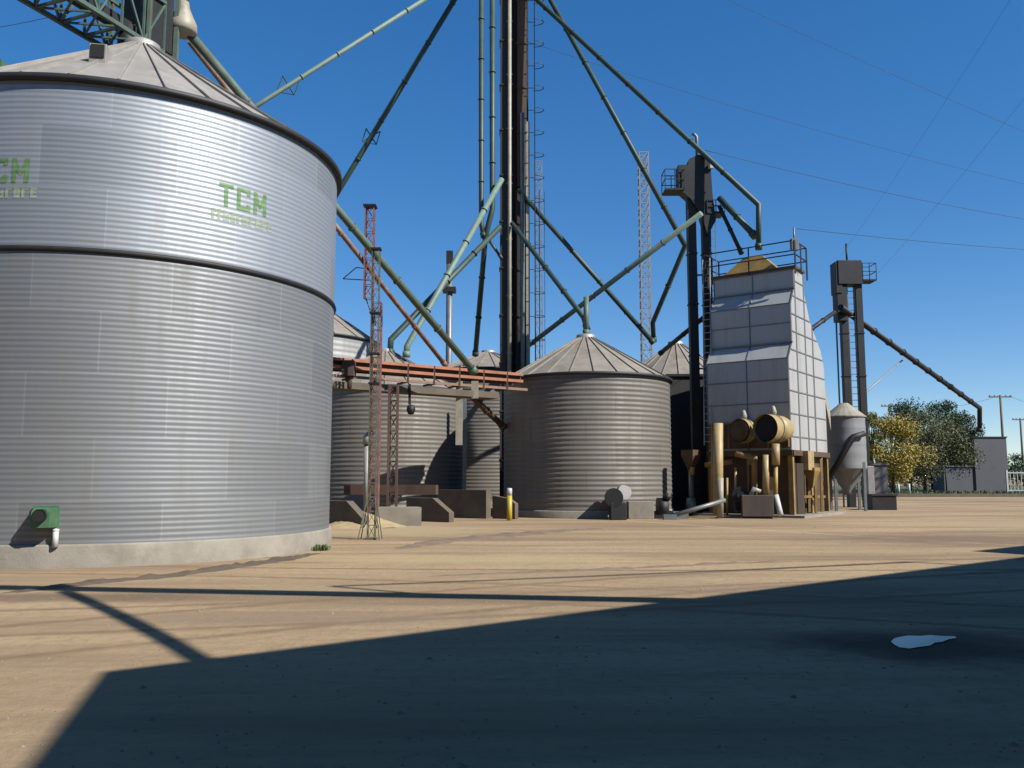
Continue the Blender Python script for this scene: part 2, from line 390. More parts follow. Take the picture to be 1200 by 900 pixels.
def silo(name, c, R, z_f, z_e, z_p, label, wm, rm, pitch, amp, n=96, nr=28, over=.12, cat='silo', group=None, rib=.04, hole=None):
    root = empty(name, (c[0], c[1], 0), label, cat, group)
    if hole:
        wall(R, z_f, hole[0], pitch, amp, n, c).build('lower_wall', hole[1], root); wall(R, hole[0]+.001, z_e, pitch, amp, n, c).build('upper_wall', wm, root)
    else: wall(R, z_f, z_e, pitch, amp, n, c).build('wall', wm, root)
    cone_roof(R+over, z_e+.02, z_p, nr, c, rib).build('roof', rm, root)
    b = MB(); cc = (c[0], c[1], 0)
    b.lathe(cc, [(R-.02, z_e-.06), (R+over+.015, z_e-.06), (R+over+.03, z_e+.05), (R+over-.05, z_e+.075)], n)
    b.build('eave', M['black'], root)
    b = MB(); b.lathe(cc, [(R+.07, -.1), (R+.07, z_f-.03), (R+.05, z_f+.01), (R-.2, z_f+.01)], n); b.build('foundation', M['conc'], root)
    b = MB(); tz = z_p-(z_p-z_e)*.35/R
    b.lathe(cc, [(.42, tz-.06), (.42, tz+.12), (.36, tz+.16), (.0, tz+.2)], 24); b.build('roof_cap', M['pale'], root)
    return root

SC = Vector((-9.165, 20.11, 0)); SR = 4.8
zf = .41
ze = P(392, 193, 21.0).z; zp = P(150, 48, SC.y).z
ze = 9.08
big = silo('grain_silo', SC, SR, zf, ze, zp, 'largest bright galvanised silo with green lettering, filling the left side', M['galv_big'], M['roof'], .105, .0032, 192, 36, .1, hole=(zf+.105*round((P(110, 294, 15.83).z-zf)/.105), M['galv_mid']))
def amp_r(z): return SR+.0032*math.sin(2*math.pi*(z-zf)/.105)
def hit(px, py):
    """angle and height where the photograph's pixel meets the big silo wall"""
    o = Vector((0, 0, CAMZ)); d = P(px, py, 10)-o
    ox, oy = o.x-SC.x, o.y-SC.y
    a = d.x**2+d.y**2; bq = 2*(ox*d.x+oy*d.y); cq = ox*ox+oy*oy-SR*SR
    t = (-bq-math.sqrt(max(0, bq*bq-4*a*cq)))/(2*a); p = o+d*t
    return math.atan2(p.y-SC.y, p.x-SC.x), p.z
a_, zb = hit(110, 294)
b = MB(); b.lathe((SC.x, SC.y, 0), [(SR-.01, zb-.055), (SR+.04, zb-.045), (SR+.055, zb), (SR+.04, zb+.045), (SR-.01, zb+.055)], 128); b.build('wind_ring', M['dark'], big)
# roof hatch and vents on the big roof
def on_roof(px, py, R=SR+.1):
    o = Vector((0, 0, CAMZ)); d = (P(px, py, 10)-o)
    for i in range(4000):
        p = o+d*(1+i*.001); r = math.hypot(p.x-SC.x, p.y-SC.y)
        if r < R and p.z < ze+(zp-ze)*(1-r/R): return p
    return None
p = on_roof(117, 72) or Vector((-8.8, 17.5, 10.5)); ang = math.atan2(p.y-SC.y, p.x-SC.x)
b = MB(); b.box(p+Vector((0, 0, .1)), (.34, .34, .42), ang); hat = b.build('roof_hatch', M['roof'], big, .01)
b = MB(); b.box(p+Vector((.05*math.cos(ang)+.13*math.cos(ang), .18*math.sin(ang), .14)), (.03, .26, .28), ang); b.build('hatch_opening', M['void'], hat)
for px, py, s_ in ((221, 76, .36), (249, 90, .32)):
    p = on_roof(px, py+4)
    if not p: p = Vector((-7, 20.5, 10.6))
    b = MB(); b.tube([p-Vector((0, 0, .1)), p+Vector((0, 0, s_*.7))], s_*.42, 14); b.lathe(p, [(s_*.7, s_*.6), (s_*.66, s_*.82), (0, s_*1.0)], 14)
    b.lathe(p, [(s_*.7, s_*.6), (0, s_*.62)], 14); b.build('roof_vent', M['dark'], big)
# lettering: solid strokes laid on the corrugation
def paint(rects, th0, z0, name, m, flip=1):
    """rects (u0, v0, u1, v1[, shear]) in metres, u to the right as seen from outside"""
    b = MB()
    for rc in rects:
        u0, v0, u1, v1 = rc[:4]; sh = rc[4] if len(rc) > 4 else 0
        nu = max(1, int(abs(u1-u0)/.08)); nv = max(2, int((v1-v0)/.02)); vv = []; fs = []
        for i in range(nv+1):
            v = v0+(v1-v0)*i/nv; z = z0+v; r = amp_r(z)+.006
            for k in range(nu+1):
                u = u0+(u1-u0)*k/nu+sh*(i/nv); th = th0+u/SR
                vv.append((SC.x+r*math.cos(th), SC.y+r*math.sin(th), z))
        for i in range(nv):
            for k in range(nu):
                n_ = nu+1; fs.append((i*n_+k, i*n_+k+1, (i+1)*n_+k+1, (i+1)*n_+k))
        b.add(vv, fs, True)
    return b.build(name, m, big)
def tcm(uw, h):
    s_ = h*.18; r = []
    w_ = uw*.28; g = uw*.075
    r += [(0, h-s_, w_, h), (w_/2-s_/2, 0, w_/2+s_/2, h-s_)]
    x = w_+g
    r += [(x, 0, x+s_, h), (x+s_, h-s_, x+w_, h), (x+s_, 0, x+w_, s_), (x+w_-s_, h-s_*1.7, x+w_, h-s_), (x+w_-s_, s_, x+w_, s_*1.7)]
    x += w_+g; w2 = uw-x
    r += [(x, 0, x+s_, h), (x+w2-s_, 0, x+w2, h)]
    r += [(x+w2/2-s_*.42, h*.3, x+w2/2+s_*.3, h, -(w2/2-s_*.5)), (x+w2/2-s_*.3, h*.3, x+w2/2+s_*.42, h, (w2/2-s_*.5))]
    return r
def smudge(uw, h, seed):
    r = random.Random(seed); out = []; x = 0
    while x < uw-.06:
        w_ = r.uniform(.09, .14); t = h*.3; k = r.random()
        out.append((x, 0, x+t, h))
        if k < .75: out.append((x+t, h-t, x+w_, h))
        if k > .2: out.append((x+t, 0, x+w_, t))
        if k > .45: out.append((x+t, h*.4, x+w_*.85, h*.62))
        if k > .6: out.append((x+w_-t*.8, t, x+w_, h-t))
        x += w_+.025
        if r.random() < .12: x += .07
    return out
thL, zL = hit(256, 240); thR, _ = hit(312, 240)
uw = (thR-thL)*SR
_, zT = hit(256, 213)
paint(tcm(uw, zT-zL), thL, zL, 'logo_lettering', M['letter'])
th2, z2 = hit(247, 256); th3, _ = hit(318, 258)
u2 = (th3-th2)*SR
paint(smudge(u2, .2, 4), th2, z2+.02, 'small_lettering', M['letter2'])
thE, zE = hit(33, 222)
paint(tcm(uw, zT-zL), thE-uw/SR, zL, 'logo_lettering', M['letter'])
paint(smudge(u2, .2, 4), thE-uw/SR-.03, z2+.02, 'small_lettering', M['letter2'])
# green outlet near the foot of the wall
th, z = hit(55, 606); d = Vector((math.cos(th), math.sin(th), 0)); s_ = Vector((-d.y, d.x, 0)); c = SC+d*SR+Vector((0, 0, z))
mm = Matrix((s_, d, Vector((0, 0, 1)))).transposed()
b = MB()
b.box(c+d*.02, (.42, .1, .4), M=mm)
q = [c+d*.05+s_*x+Vector((0, 0, zz)) for x, zz in ((-.2, -.18), (.2, -.18), (.2, .18), (-.2, .18))]
q2 = [c+d*.34+s_*x+Vector((0, 0, zz)) for x, zz in ((-.15, -.17), (.15, -.17), (.15, .1), (-.15, .1))]
b.add(q+q2, [(0, 1, 5, 4), (1, 2, 6, 5), (2, 3, 7, 6), (3, 0, 4, 7), (4, 5, 6, 7)])
outl = b.build('outlet_box', M['gbright'], big)
b = MB(); b.tube([c+d*.25+Vector((0, 0, .04)), c+d*.42+Vector((0, 0, .04))], .115, 20, cap=False); b.tube([c+d*.4+Vector((0, 0, .04)), c+d*.405+Vector((0, 0, .04))], .11, 20); b.build('outlet_mouth', M['void'], outl)
# white marker post by the outlet and the weeds along the foot
th, z = hit(67, 630); d = Vector((math.cos(th), math.sin(th), 0)); q = SC+d*(SR+.1)
b = MB(); b.tube([(q.x, q.y, zf-.03), (q.x, q.y, zf+.26)], .05, 12); b.lathe((q.x, q.y, zf+.26), [(.058, 0), (.05, .03), (0, .04)], 12); b.build('pipe_stub', M['white'], big)
leafm = mat('weed_leaf', (.10, .17, .04), .7, 0, .35, 9, .05); leafd = mat('dry_weed', (.24, .21, .08), .8, 0, .35, 9, .05)
def weed(x, y, r, h, m, label, seed):
    rr = random.Random(seed); b = MB()
    for i in range(int(110*r/.3)):
        a = rr.uniform(0, 6.28); d = r*math.sqrt(rr.random())*.75; x0, y0 = x+d*math.cos(a), y+d*math.sin(a)
        hh = h*rr.uniform(.4, 1)*(1-.5*d/r); lx, ly = rr.uniform(-.5, .5)*hh, rr.uniform(-.5, .5)*hh
        wd = rr.uniform(.012, .03); ta = rr.uniform(0, 3.14); wx, wy = wd*math.cos(ta), wd*math.sin(ta)
        b.add([(x0-wx*.4, y0-wy*.4, 0), (x0+wx*.4, y0+wy*.4, 0), (x0+lx*.5+wx, y0+ly*.5+wy, hh*.65), (x0+lx, y0+ly, hh), (x0+lx*.5-wx, y0+ly*.5-wy, hh*.65)], [(0, 1, 2, 3, 4)])
    return tag(b.build('weed', m), label, 'plant')
q = G(50, 664); weed(q.x, q.y+.05, .34, .42, leafm, 'green weed below the green outlet of the largest silo', 1)
q = G(374, 645); weed(q.x, q.y, .3, .2, leafm, 'green weed at the right foot of the largest silo', 2)

for i, (px, py, lab) in enumerate(((150, 663, 'small dry tuft near the middle of the largest silo foundation'), (270, 655, 'dry tuft at the foot of the largest silo, two thirds along'), (640, 606, 'dry tuft at the left foot of the middle bin'))):
    q = G(px, py); weed(q.x, q.y, .16, .14, leafd, lab, 40+i)
# the other bins
def rear(name, px, Y, Rp, y_eave, y_peak, label, wm, rm, pitch=.2, amp=.022, zf=.3, nr=22, cat='grain bin', over=.1):
    c = Vector((P(px, 560, Y).x, Y, 0)); R = Rp*Y/1000
    return silo(name, c, R, zf, P(px, y_eave, Y-R).z, P(px, y_peak, Y).z, label, wm, rm, pitch, amp, 72, nr, over, cat), c, R
sb, sbc, sbr = rear('grain_bin', 688, 37.5, 97, 437, 391, 'corrugated grey bin in the middle beside the dryer, lit on its right half', M['galv_old'], M['roof_old'], .2, .012, nr=24)
rb, rbc, rbr = rear('grain_bin', 450, 40.5, 93, 452, 408, 'corrugated grey bin behind the orange conveyor, next to the largest silo', M['galv_old'], M['roof_old'], .2, .012)
r2, r2c, r2r = rear('grain_bin', 572, 51, 72, 431, 411, 'grey bin farthest back behind the tall elevator tower', M['galv_old'], M['roof_old'], .2, .012)
ls, lsc, lsr = rear('grain_silo', 335, 49, 106, 387, 333, 'pale silo half hidden behind the right edge of the largest silo', M['galv_pale'], M['roof_old'], .3, .012, cat='silo')
hs_, hsc, hsr = rear('grain_silo', 262, 40, 96, 215, 148, 'tall silo standing hidden straight behind the largest silo', M['galv_pale'], M['roof_old'], .6, .012, cat='silo')
r3, r3c, r3r = rear('grain_bin', 795, 46, 66, 441, 398, 'grey bin behind the near elevator, its roof showing between bin and dryer', M['galv_old'], M['roof_old'], .2, .012)

# ------------------------------------------------------------------ grain spouts
def spout(pts, r, m, label, group='grain spouts running between towers and bins', flange=2.6, seed=0, name='grain_spout', cat='spout', drop=None):
    pts = [Vector(p) for p in pts]; r *= .76
    root = empty(name, pts[-1], label, cat, group)
    b = MB(); b.tube(pts, r, 12)
    for i in range(len(pts)-1):
        a, c = pts[i], pts[i+1]; L = (c-a).length; d = (c-a).normalized(); n = int(L/flange)
        for k in range(1, n+1):
            p = a+d*(k*L/(n+1)); b.tube([p-d*.03, p+d*.03], r*1.28, 12)
    b.build('pipe', m, root)
    e = pts[-1]; d = (pts[-1]-pts[-2]).normalized()
    b = MB(); b.tube([e-d*.25, e+d*.02], r*1.3, 12); b.build('end_collar', m, root)
    return root
def bracket(root, a, m, s=.8):
    b = MB(); a = Vector(a)
    u, v = Vector((.5, .1, .35))*s, Vector((.35, -.3, -.6))*s
    b.bar(a-u, a+u, .05); b.bar(a-v, a+v, .05); b.bar(a-u, a-v, .04); b.bar(a+u, a+v, .04); b.bar(a-u, a+v, .03)
    b.build('bracket', m, root)
T = 44.0   # depth of the tall tower
t = spout([P(590, -59, T), P(310, 118, 40.5), P(272, 142, 40)], .15, M['gpale'], 'pale green spout slanting down to the back of the largest silo roof')
bracket(t, P(338, 100, 40.9), M['gdark'], 1.1)
t = spout([P(588, -92, T), P(393, 230, 48), P(338, 321, 49)], .2, M['gdark'], 'dark spout slanting from the tall tower to the pale silo behind')
bracket(t, P(435, 160, 47.2), M['gdark'], 1)
CT = P(214, 30, 21.6)
spout([CT, P(556, 436, 31.5)], .165, M['gmid'], 'thick green spout from the cone on the largest silo down to the conveyor')
spout([P(222, 48, 22.4), P(522, 428, 34)], .12, mat('chipped_red_paint', (.36, .20, .13), .65, 0, .3, 4, dirt=(.5, .47, .38), dirt_amt=.8, dscale=2), 'thin rusty red spout running below the thick green one')
spout([P(588, 210, 43), P(477, 406, 39.6), P(476, 418, 39.6)], .19, M['gpale'], 'palest green spout from mid tower down to the bin behind the conveyor')
spout([P(586, 266, 43), P(458, 398, 40.3), P(457, 415, 40.3)], .19, M['gdark'], 'dark spout branching left from the twin downpipes')
spout([P(564, -70, 43.3), P(564, 262, 43.3), P(567, 278, 43.3)], .17, M['gdark'], 'left of the twin dark vertical downpipes beside the tall tower', name='downpipe', cat='downpipe', group='twin downpipes')
spout([P(577, -70, 43.3), P(577, 245, 43.3), P(569, 276, 43.3), P(557, 416, 47.8)], .19, M['gdark'], 'right of the twin dark downpipes, running on down to the rear bin', name='downpipe', cat='downpipe', group='twin downpipes')
spout([P(572, 280, 43.4), P(588, 303, 43.6)], .1, M['gdark'], 'short dark brace pipe between downpipes and tall tower', name='brace_pipe', cat='brace')
spout([P(607, 222, 43.8), P(766, 402, 44.5)], .17, M['gdark'], 'dark spout from the tall tower to the bin behind the near elevator')
spout([P(600, 262, 43.3), P(684, 372, 37.8), P(688, 386, 37.6)], .16, M['gdark'], 'dark spout from the tall tower to the peak of the middle bin')
spout([P(687, 348, 37.5), P(687, 393, 37.5)], .16, M['gmid'], 'short upright inlet pipe on the peak of the middle bin', name='inlet_pipe', cat='pipe')
spout([P(822, 250, 38.2), P(592, 426, 47.5)], .17, M['gpale'], 'pale green spout from the near elevator across to the rear bin')
spout([P(610, -18, T), P(889, 240, 37.2), P(889, 292, 37.2)], .16, M['gdark'], 'long dark green spout from the tall tower to the top of the dryer')
spout([P(622, -42, T), P(803, 288, 41), P(765, 378, 44.5), P(766, 400, 45)], .17, M['gdark'], 'steep dark green spout with a kink above the bin behind the near elevator')
spout([P(832, 366, 39), P(774, 414, 43.5)], .15, M['dark'], 'short dark spout low on the near elevator leading to the bin behind')
spout([P(843, 232, 38.6), P(885, 277, 37.4)], .19, M['gdark'], 'thick short spout from the near elevator head to the dryer')
spout([P(843, 242, 38.6), P(869, 297, 37.8)], .12, M['dark'], 'thin short spout from the near elevator head to the dryer')
spout([P(985, 360, 46), P(1148, 478, 66), P(1148, 506, 66)], .23, M['dark'], 'dark spout from the far elevator down towards the trees on the right')
spout([P(978, 366, 46), P(950, 386, 43)], .15, M['dark'], 'stub spout from the far elevator to the back of the dryer')
b = MB(); b.tube([P(1061, 419, 55.2), P(1012, 462, 47)], .05, 8); tag(b.build('brace_cable', M['mast']), 'thin grey stay under the spout of the far elevator', 'stay')

spout([P(549, 461, 33.8), P(590, 500, 36.5)], .17, M['rust'], 'short brown spout slanting down from the right end of the orange conveyor')

# cone head on the largest silo
root = empty('spout_head', CT, 'beige cone shaped spout head on two pipes above the largest silo', 'spout head')
b = MB(); b.lathe(CT+Vector((0, 0, -.12)), [(0, .78), (.14, .78), (.17, .6), (.36, .16), (.38, -.05), (.30, -.12), (0, -.12)], 24); b.build('cone', M['tanp'], root)
q = P(203, 34, 21.6); b = MB(); b.tube([q+Vector((0, 0, .1)), P(200, 78, 21.4)], .11, 14); b.build('support_pipe', M['pale'], root)
b = MB(); b.tube([CT+Vector((.0, 0, .6)), CT+Vector((-.1, 0, 2.6))], .13, 14); b.build('feed_pipe', M['gmid'], root)

# lattice conveyor bridge over the roof of the largest silo
E = P(188, 58, 21.0); BZ = 12.0
e0 = Vector((P(150, 40, 20.6).x, 20.6, zp+.12)); dr = Vector((-.36, -.933, 0)).normalized(); sd = Vector((dr.y*-1, dr.x, 0))
sd = Vector((.933, -.36, 0)).normalized()
root = empty('conveyor_bridge', e0, 'green lattice conveyor bridge crossing above the peak of the largest silo', 'conveyor bridge')
LB = 9.0; HB = 1.35; WB = 1.2
for s_ in (-1, 1):
    b = MB(); o_ = e0+sd*(s_*WB/2)+dr*-.6
    up = Vector((0, 0, HB))
    b.bar(o_, o_+dr*LB, .1); b.bar(o_+up, o_+up+dr*LB, .09)
    n = 13
    for k in range(n+1):
        a = o_+dr*(LB*k/n); b.bar(a, a+up, .05)
        if k < n:
            c = o_+dr*(LB*(k+1)/n)
            if k % 2: b.bar(a, c+up, .05)
            else: b.bar(a+up, c, .05)
    b.build('side_truss', M['gtruss'], root)
b = MB(); n = 13
for k in range(n):
    a = e0+dr*(-.6+LB*k/n); c = e0+dr*(-.6+LB*(k+1)/n)
    b.bar(a-sd*WB/2, a+sd*WB/2, .06); b.bar(a-sd*WB/2, c+sd*WB/2, .045); b.bar(a+sd*WB/2, c-sd*WB/2, .045)
b.build('floor_bracing', M['gtruss'], root)
b = MB(); b.bar(e0+dr*-.5+Vector((0, 0, .45)), e0+dr*LB+Vector((0, 0, .45)), .34, .26); b.build('conveyor_trough', M['dark'], root)
b = MB(); b.box(e0-dr*.55+sd*.1+Vector((0, 0, 1.05)), (.75, .95, 1.9), math.atan2(dr.y, dr.x)); b.build('drive_box', M['dark'], root, .02)
b = MB()
for s_ in (-.62, .62):
    a = e0-dr*1.0+sd*s_; b.bar(Vector((a.x, a.y, e0.z-.45)), a+Vector((0, 0, 2.6)), .11)
    a = e0-dr*.05+sd*s_; b.bar(a, a+Vector((0, 0, 2.6)), .08)
b.build('end_posts', M['gmid'], root)
b = MB(); b.tube([e0+Vector((0, 0, -.35)), e0+Vector((0, 0, .5))], .24, 16); b.box(e0-dr*.6+Vector((0, 0, -.12)), (1.3, 1.0, .14), math.atan2(dr.y, dr.x)); b.build('discharge', M['dark'], root)
b = MB(); b.box(P(1, 82, 18)+Vector((-.1, 0, -.1)), (.42, .4, .5)); b.tube([P(1, 82, 18), P(1, 100, 18)], .09, 10)
o = b.build('roof_vent', M['gbright'], big)

# ------------------------------------------------------------------ lattice masts, ladders
def lattice(b, a, c, wd, step, t=.035, tri=False):
    a, c = Vector(a), Vector(c); L = (c-a).length; n = max(2, int(L/step)); h = wd/2
    cor = [Vector((x*h, y*h, 0)) for x, y in ((-1, -1), (1, -1), (1, 1), (-1, 1))]
    for q in cor: b.bar(a+q, c+q, t*1.5)
    for k in range(n+1):
        p = a.lerp(c, k/n)
        for i in range(4):
            b.bar(p+cor[i], p+cor[(i+1) % 4], t)
            if k < n:
                p2 = a.lerp(c, (k+1)/n)
                b.bar(p+cor[i], p2+cor[(i+1) % 4], t)
def mast(base, top, wd, step, m, label, t=.035, cat='mast', group=None):
    b = MB(); lattice(b, base, top, wd, step, t)
    return b, m, label
def ladder(b, base, top, side, wd=.42, step=.32, cage=None, t=.035, rung=.025):
    base, top = Vector(base), Vector(top); side = Vector(side).normalized(); L = (top-base).length; n = int(L/step)
    for s_ in (-1, 1): b.bar(base+side*s_*wd/2, top+side*s_*wd/2, t)
    for k in range(n): 
        p = base.lerp(top, (k+.5)/n); b.bar(p-side*wd/2, p+side*wd/2, rung)
    if cage is not None:
        cage = Vector(cage); z0 = base.z+2.2; nn = int((top.z-z0)/1.1)
        rings = []
        for k in range(nn+1):
            c = Vector((base.x, base.y, z0+(top.z-z0)*k/max(1, nn)))
            ring = [c+side*(math.cos(a)*.36)+cage*(.36+math.sin(a)*.36-.3*(math.sin(a) < -.1)) for a in [math.pi*(-.1+1.2*i/8) for i in range(9)]]
            rings.append(ring)
            for i in range(8): b.bar(ring[i], ring[i+1], .03)
        for i in (1, 3, 5, 7):
            for k in range(nn): b.bar(rings[k][i], rings[k+1][i], .022)

# tall elevator tower
tx0, tx1 = P(586, 300, T).x, P(622, 300, T).x
root = empty('elevator_tower', ((tx0+tx1)/2, T, 0), 'tall dark elevator tower with twin casings, pipes and caged ladder', 'elevator tower')
ZT = 33
lw = .62
b = MB(); b.box((tx0+lw/2, T, ZT/2), (lw, .8, ZT))
for k in range(1, 13): b.box((tx0+lw/2, T, k*2.5), (lw+.09, .89, .07))
b.build('leg_casing', M['tower'], root)
b = MB(); b.box((tx0+.62+.55, T+.3, ZT/2+8.5), (.5, .7, ZT-17))
for k in range(7, 13): b.box((tx0+1.17, T+.3, k*2.5), (.58, .78, .07))
b.build('leg_casing', M['rust'], root)
b = MB(); b.box((tx0+.62+.5, T+.4, 8.4), (.6, .6, 16.8)); 
for k in range(1, 7): b.box((tx0+1.12, T+.4, k*2.5), (.68, .68, .07))
b.build('leg_casing', M['tower'], root)
b = MB(); b.box((tx0+.85, T+.75, ZT/2-.5), (1.35, .12, ZT-1)); b.build('back_plate', M['tower'], root)
b = MB(); b.tube([(tx0+.5, T-.52, 0), (tx0+.5, T-.52, ZT-3)], .10, 12)
for k in range(2, 30, 3): b.box((tx0+.5, T-.45, k), (.28, .22, .05))
b.build('front_pipe', M['tanp'], root)
b = MB(); b.tube([(tx0+1.18, T-.2, 0), (tx0+1.18, T-.2, 21)], .12, 12); b.build('side_pipe', M['greymetal'], root)
b = MB(); b.box((tx0+1.47, T+.1, 10.3), (.2, .3, 20.6)); b.build('corner_post', M['tanp'], root)
b = MB(); ladder(b, (tx0+1.85, T, 4), (tx0+1.85, T, ZT-4), (0, 1, 0), .45, .33, None, .045, .03)
for k in range(1, 22):
    z = 5+k*1.25
    a = Vector((tx0+1.8, T, z))
    if k in (4, 8, 12, 16, 20) or True:
        ring = [a+Vector((.0+.55*math.sin(math.pi*i/6), .36*math.cos(math.pi*i/6), 0)) for i in range(7)]
        for i in range(6): b.bar(ring[i], ring[i+1], .03)
        b.bar(a, a-Vector((.35, 0, 0)), .03)
for i in (1, 3, 5):
    a = Vector((tx0+1.8+.55*math.sin(math.pi*i/6), T+.36*math.cos(math.pi*i/6), 6.25)); b.bar(a, a+Vector((0, 0, 10.5)), .025)
b.build('ladder', M['dark'], root)
b = MB(); b.box((tx0+.8, T, ZT+.5), (2.4, 1.4, 2.2)); b.box((tx0+.8, T, ZT-2.2), (3.6, 3, .12)); b.build('head', M['tower'], root, .05)
b = MB(); b.lathe((tx0+.8, T, P(600, -80, T).z-.6), [(0, 1.6), (.8, 1.2), (.9, .3), (.5, -.3), (0, -.3)], 20); b.build('distributor', M['gdark'], root)

def mk_mast(px, py0, py1, Y, wpx, m, label, step=None, t=.03, base0=True, group=None, name='lattice_mast', dx=0):
    top = P(px, py1, Y); x = top.x; zb_ = 0 if base0 else P(px, py0, Y).z
    wd = wpx*Y/1000; b = MB(); lattice(b, (x+dx, Y, zb_), (x, Y, top.z), wd, step or wd*1.3, t)
    root = empty(name, (x, Y, zb_), label, 'mast', group)
    b.build('lattice', m, root); return root, x, top.z, wd
# front greenish mast with splayed feet
root, x, z, wd = mk_mast(441, 630, 292, 22.6, 8.5, M['rustgreen'], 'slim green lattice mast standing on the dirt next to the largest silo', .36, .013)
b = MB()
for s_, e in ((-1, -1), (1, -1), (1, 1), (-1, 1)):
    b.bar((x+s_*wd/2, 22.6+e*wd/2, 1.1), (x+s_*.28-.03, 22.6+e*.24, 0), .022)
    b.bar((x+s_*wd/2, 22.6+e*wd/2, .55), (x+s_*.2-.03, 22.6+e*.18, .3), .02)
b.box((x, 22.6, .02), (.3, .3, .05)); b.build('feet', M['rustgreen'], root)
for zz in (4.1, 4.9, 6.0, z):
    b = MB(); b.box((x, 22.6, zz), (wd+.08, wd+.08, .04)); b.build('plate', M['dark'], root)
# faded red mast behind it, narrow foot, hanging over
root, x, z, wd = mk_mast(434, 350, 242, 29, 10, M['redmast'], 'faded red lattice mast rising above the orange conveyor', .42, .028, base0=False)
zb_ = P(434, 345, 29).z
b = MB(); 
for s_ in (-1, 1): b.bar((x+s_*wd/2, 29, zb_), (x+.25, 29, zb_-1.1), .035)
lattice(b, (x+.3, 29, 0), (x+.3, 29, zb_-.3), .3, .45, .025); b.build('lower_section', M['redmast'], root)
b = MB(); b.box((x, 29, z), (wd+.15, wd+.15, .06)); b.build('plate', M['dark'], root)
b = MB(); b.bar((x-.9, 29, zb_+.55), (x, 29, zb_+.5), .03); b.bar((x-.9, 29, zb_+.55), (x-.45, 29, zb_+.95), .03); b.bar((x-.45, 29, zb_+.95), (x, 29, zb_+.9), .03)
b.build('arm', M['dark'], root)
mk_mast(753.5, 400, 180, 60, 11, M['mast'], 'pale lattice mast far behind between the tall tower and near elevator', .75, .05)
mk_mast(631, 400, 190, 57, 8, M['mast'], 'thin lattice mast just right of the tall elevator tower', .8, .035)
x = P(526, 420, 58).x
root = empty('tower_pole', (x, 58, 0), 'slim blue grey pole with a dark cap behind the crossing spouts', 'pole')
b = MB(); b.tube([(x, 58, 0), (x, 58, P(526, 302, 58).z)], .22, 12); b.build('shaft', M['greymetal'], root)
b = MB(); zt = P(526, 302, 58).z; b.box((x, 58, zt), (.45, .45, .9)); b.build('cap', M['dark'], root); b = MB(); b.box((x, 58, P(526, 340, 58).z), (.9, .7, .35)); b.build('collar', M['dark'], root)

# ------------------------------------------------------------------ orange conveyor on columns
A0 = P(330, 411, 28.8); A1 = P(612, 437, 34.6)
gx = (A1-A0); gx.z = 0; gl = gx.length; gd = gx.normalized(); gs = Vector((-gd.y, gd.x, 0))
zt = P(390, 419, 30).z
root = empty('conveyor', (A0.x, A0.y, zt-.9), 'orange painted conveyor on a concrete beam between the largest silo and middle bin', 'conveyor')
B0 = Vector((A0.x, A0.y, 0)); ev = lambda u, s_, z: B0+gd*u+gs*s_+Vector((0, 0, z))
b = MB(); b.bar(ev(0, 0, zt-.06), ev(gl, 0, zt-.06), .14, .11); b.bar(ev(0, .7, zt-.06), ev(gl, .7, zt-.06), .14, .11); b.build('top_rail', M['orange'], root)
b = MB(); b.bar(ev(0, -.02, zt-.33), ev(gl, -.02, zt-.33), .10, .11); b.bar(ev(0, .72, zt-.33), ev(gl, .72, zt-.33), .1, .16); b.build('middle_rail', M['orange'], root)
b = MB(); b.bar(ev(0, 0, zt-.66), ev(gl+.3, 0, zt-.66), .1, .1); b.build('lower_rail', mat('faded_orange_paint', (.38, .2, .13), .65, 0, .35, 2, dirt=(.2, .14, .1), dirt_amt=.7), root)
b = MB(); b.bar(ev(0, .35, zt-.22), ev(gl, .35, zt-.22), .5, .3); b.build('trough', M['brown'], root)
for k in range(9):
    b = MB(); u = gl*(k+.3)/9; b.bar(ev(u, -.06, zt-.75), ev(u, -.06, zt-.02), .07, .05)
    b.bar(ev(u, -.04, zt-.7), ev(u, .76, zt-.7), .07); b.build('cross_frame', M['rust'], root)
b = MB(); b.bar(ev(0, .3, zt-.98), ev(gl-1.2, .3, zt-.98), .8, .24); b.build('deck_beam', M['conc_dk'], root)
for px, y1, Y, wd, m, lab in ((539, 522, 33.4, .25, M['tanp'], 'support_post'), (557, 468, 33.6, .27, M['tanp'], 'support_post')):
    a = P(px, 448, Y); c = P(px, y1, Y); b = MB(); b.box((a.x, Y-.35, (a.z+c.z)/2), (wd, .22, a.z-c.z)); b.build('support_post', m, root)
a = P(409, 432, 30.2); b = MB(); b.box(a, (.42, .5, .55)); b.tube([a, a-Vector((0, 0, .7))], .12, 10); b.build('motor', M['rust'], root)
# brown column and hanging chain pipe
root, x, z, wd = mk_mast(462, 590, 452, 30.6, 9, M['rust'], 'rusty brown lattice column holding up the orange conveyor', .5, .03)
b = MB()
for s_ in (-1, 1): b.box((x+s_*.15, 30.4, z/2), (.07, .08, z))
b.build('upright', M['rust'], root)
a = P(480, 450, 31.5); c = P(480, 474, 31.5)
root = empty('hanging_hoist', a, 'dark hoist hanging below the orange conveyor', 'hoist')
b = MB(); b.bar(a, c, .09); b.build('rod', M['dark'], root); b = MB(); b.lathe(c+Vector((0.05, 0, -.2)), [(0, .2), (.13, .16), (.17, 0), (.1, -.16), (0, -.18)], 14); b.build('hook_block', M['dark'], root)
x = P(545, 420, 38).x
root = empty('service_post', (x, 38, 0), 'grey post between the two rear bins under the conveyor', 'post')
b = MB(); b.box((x, 38, 2.6), (.16, .16, 5.2)); b.build('post', M['greymetal'], root)
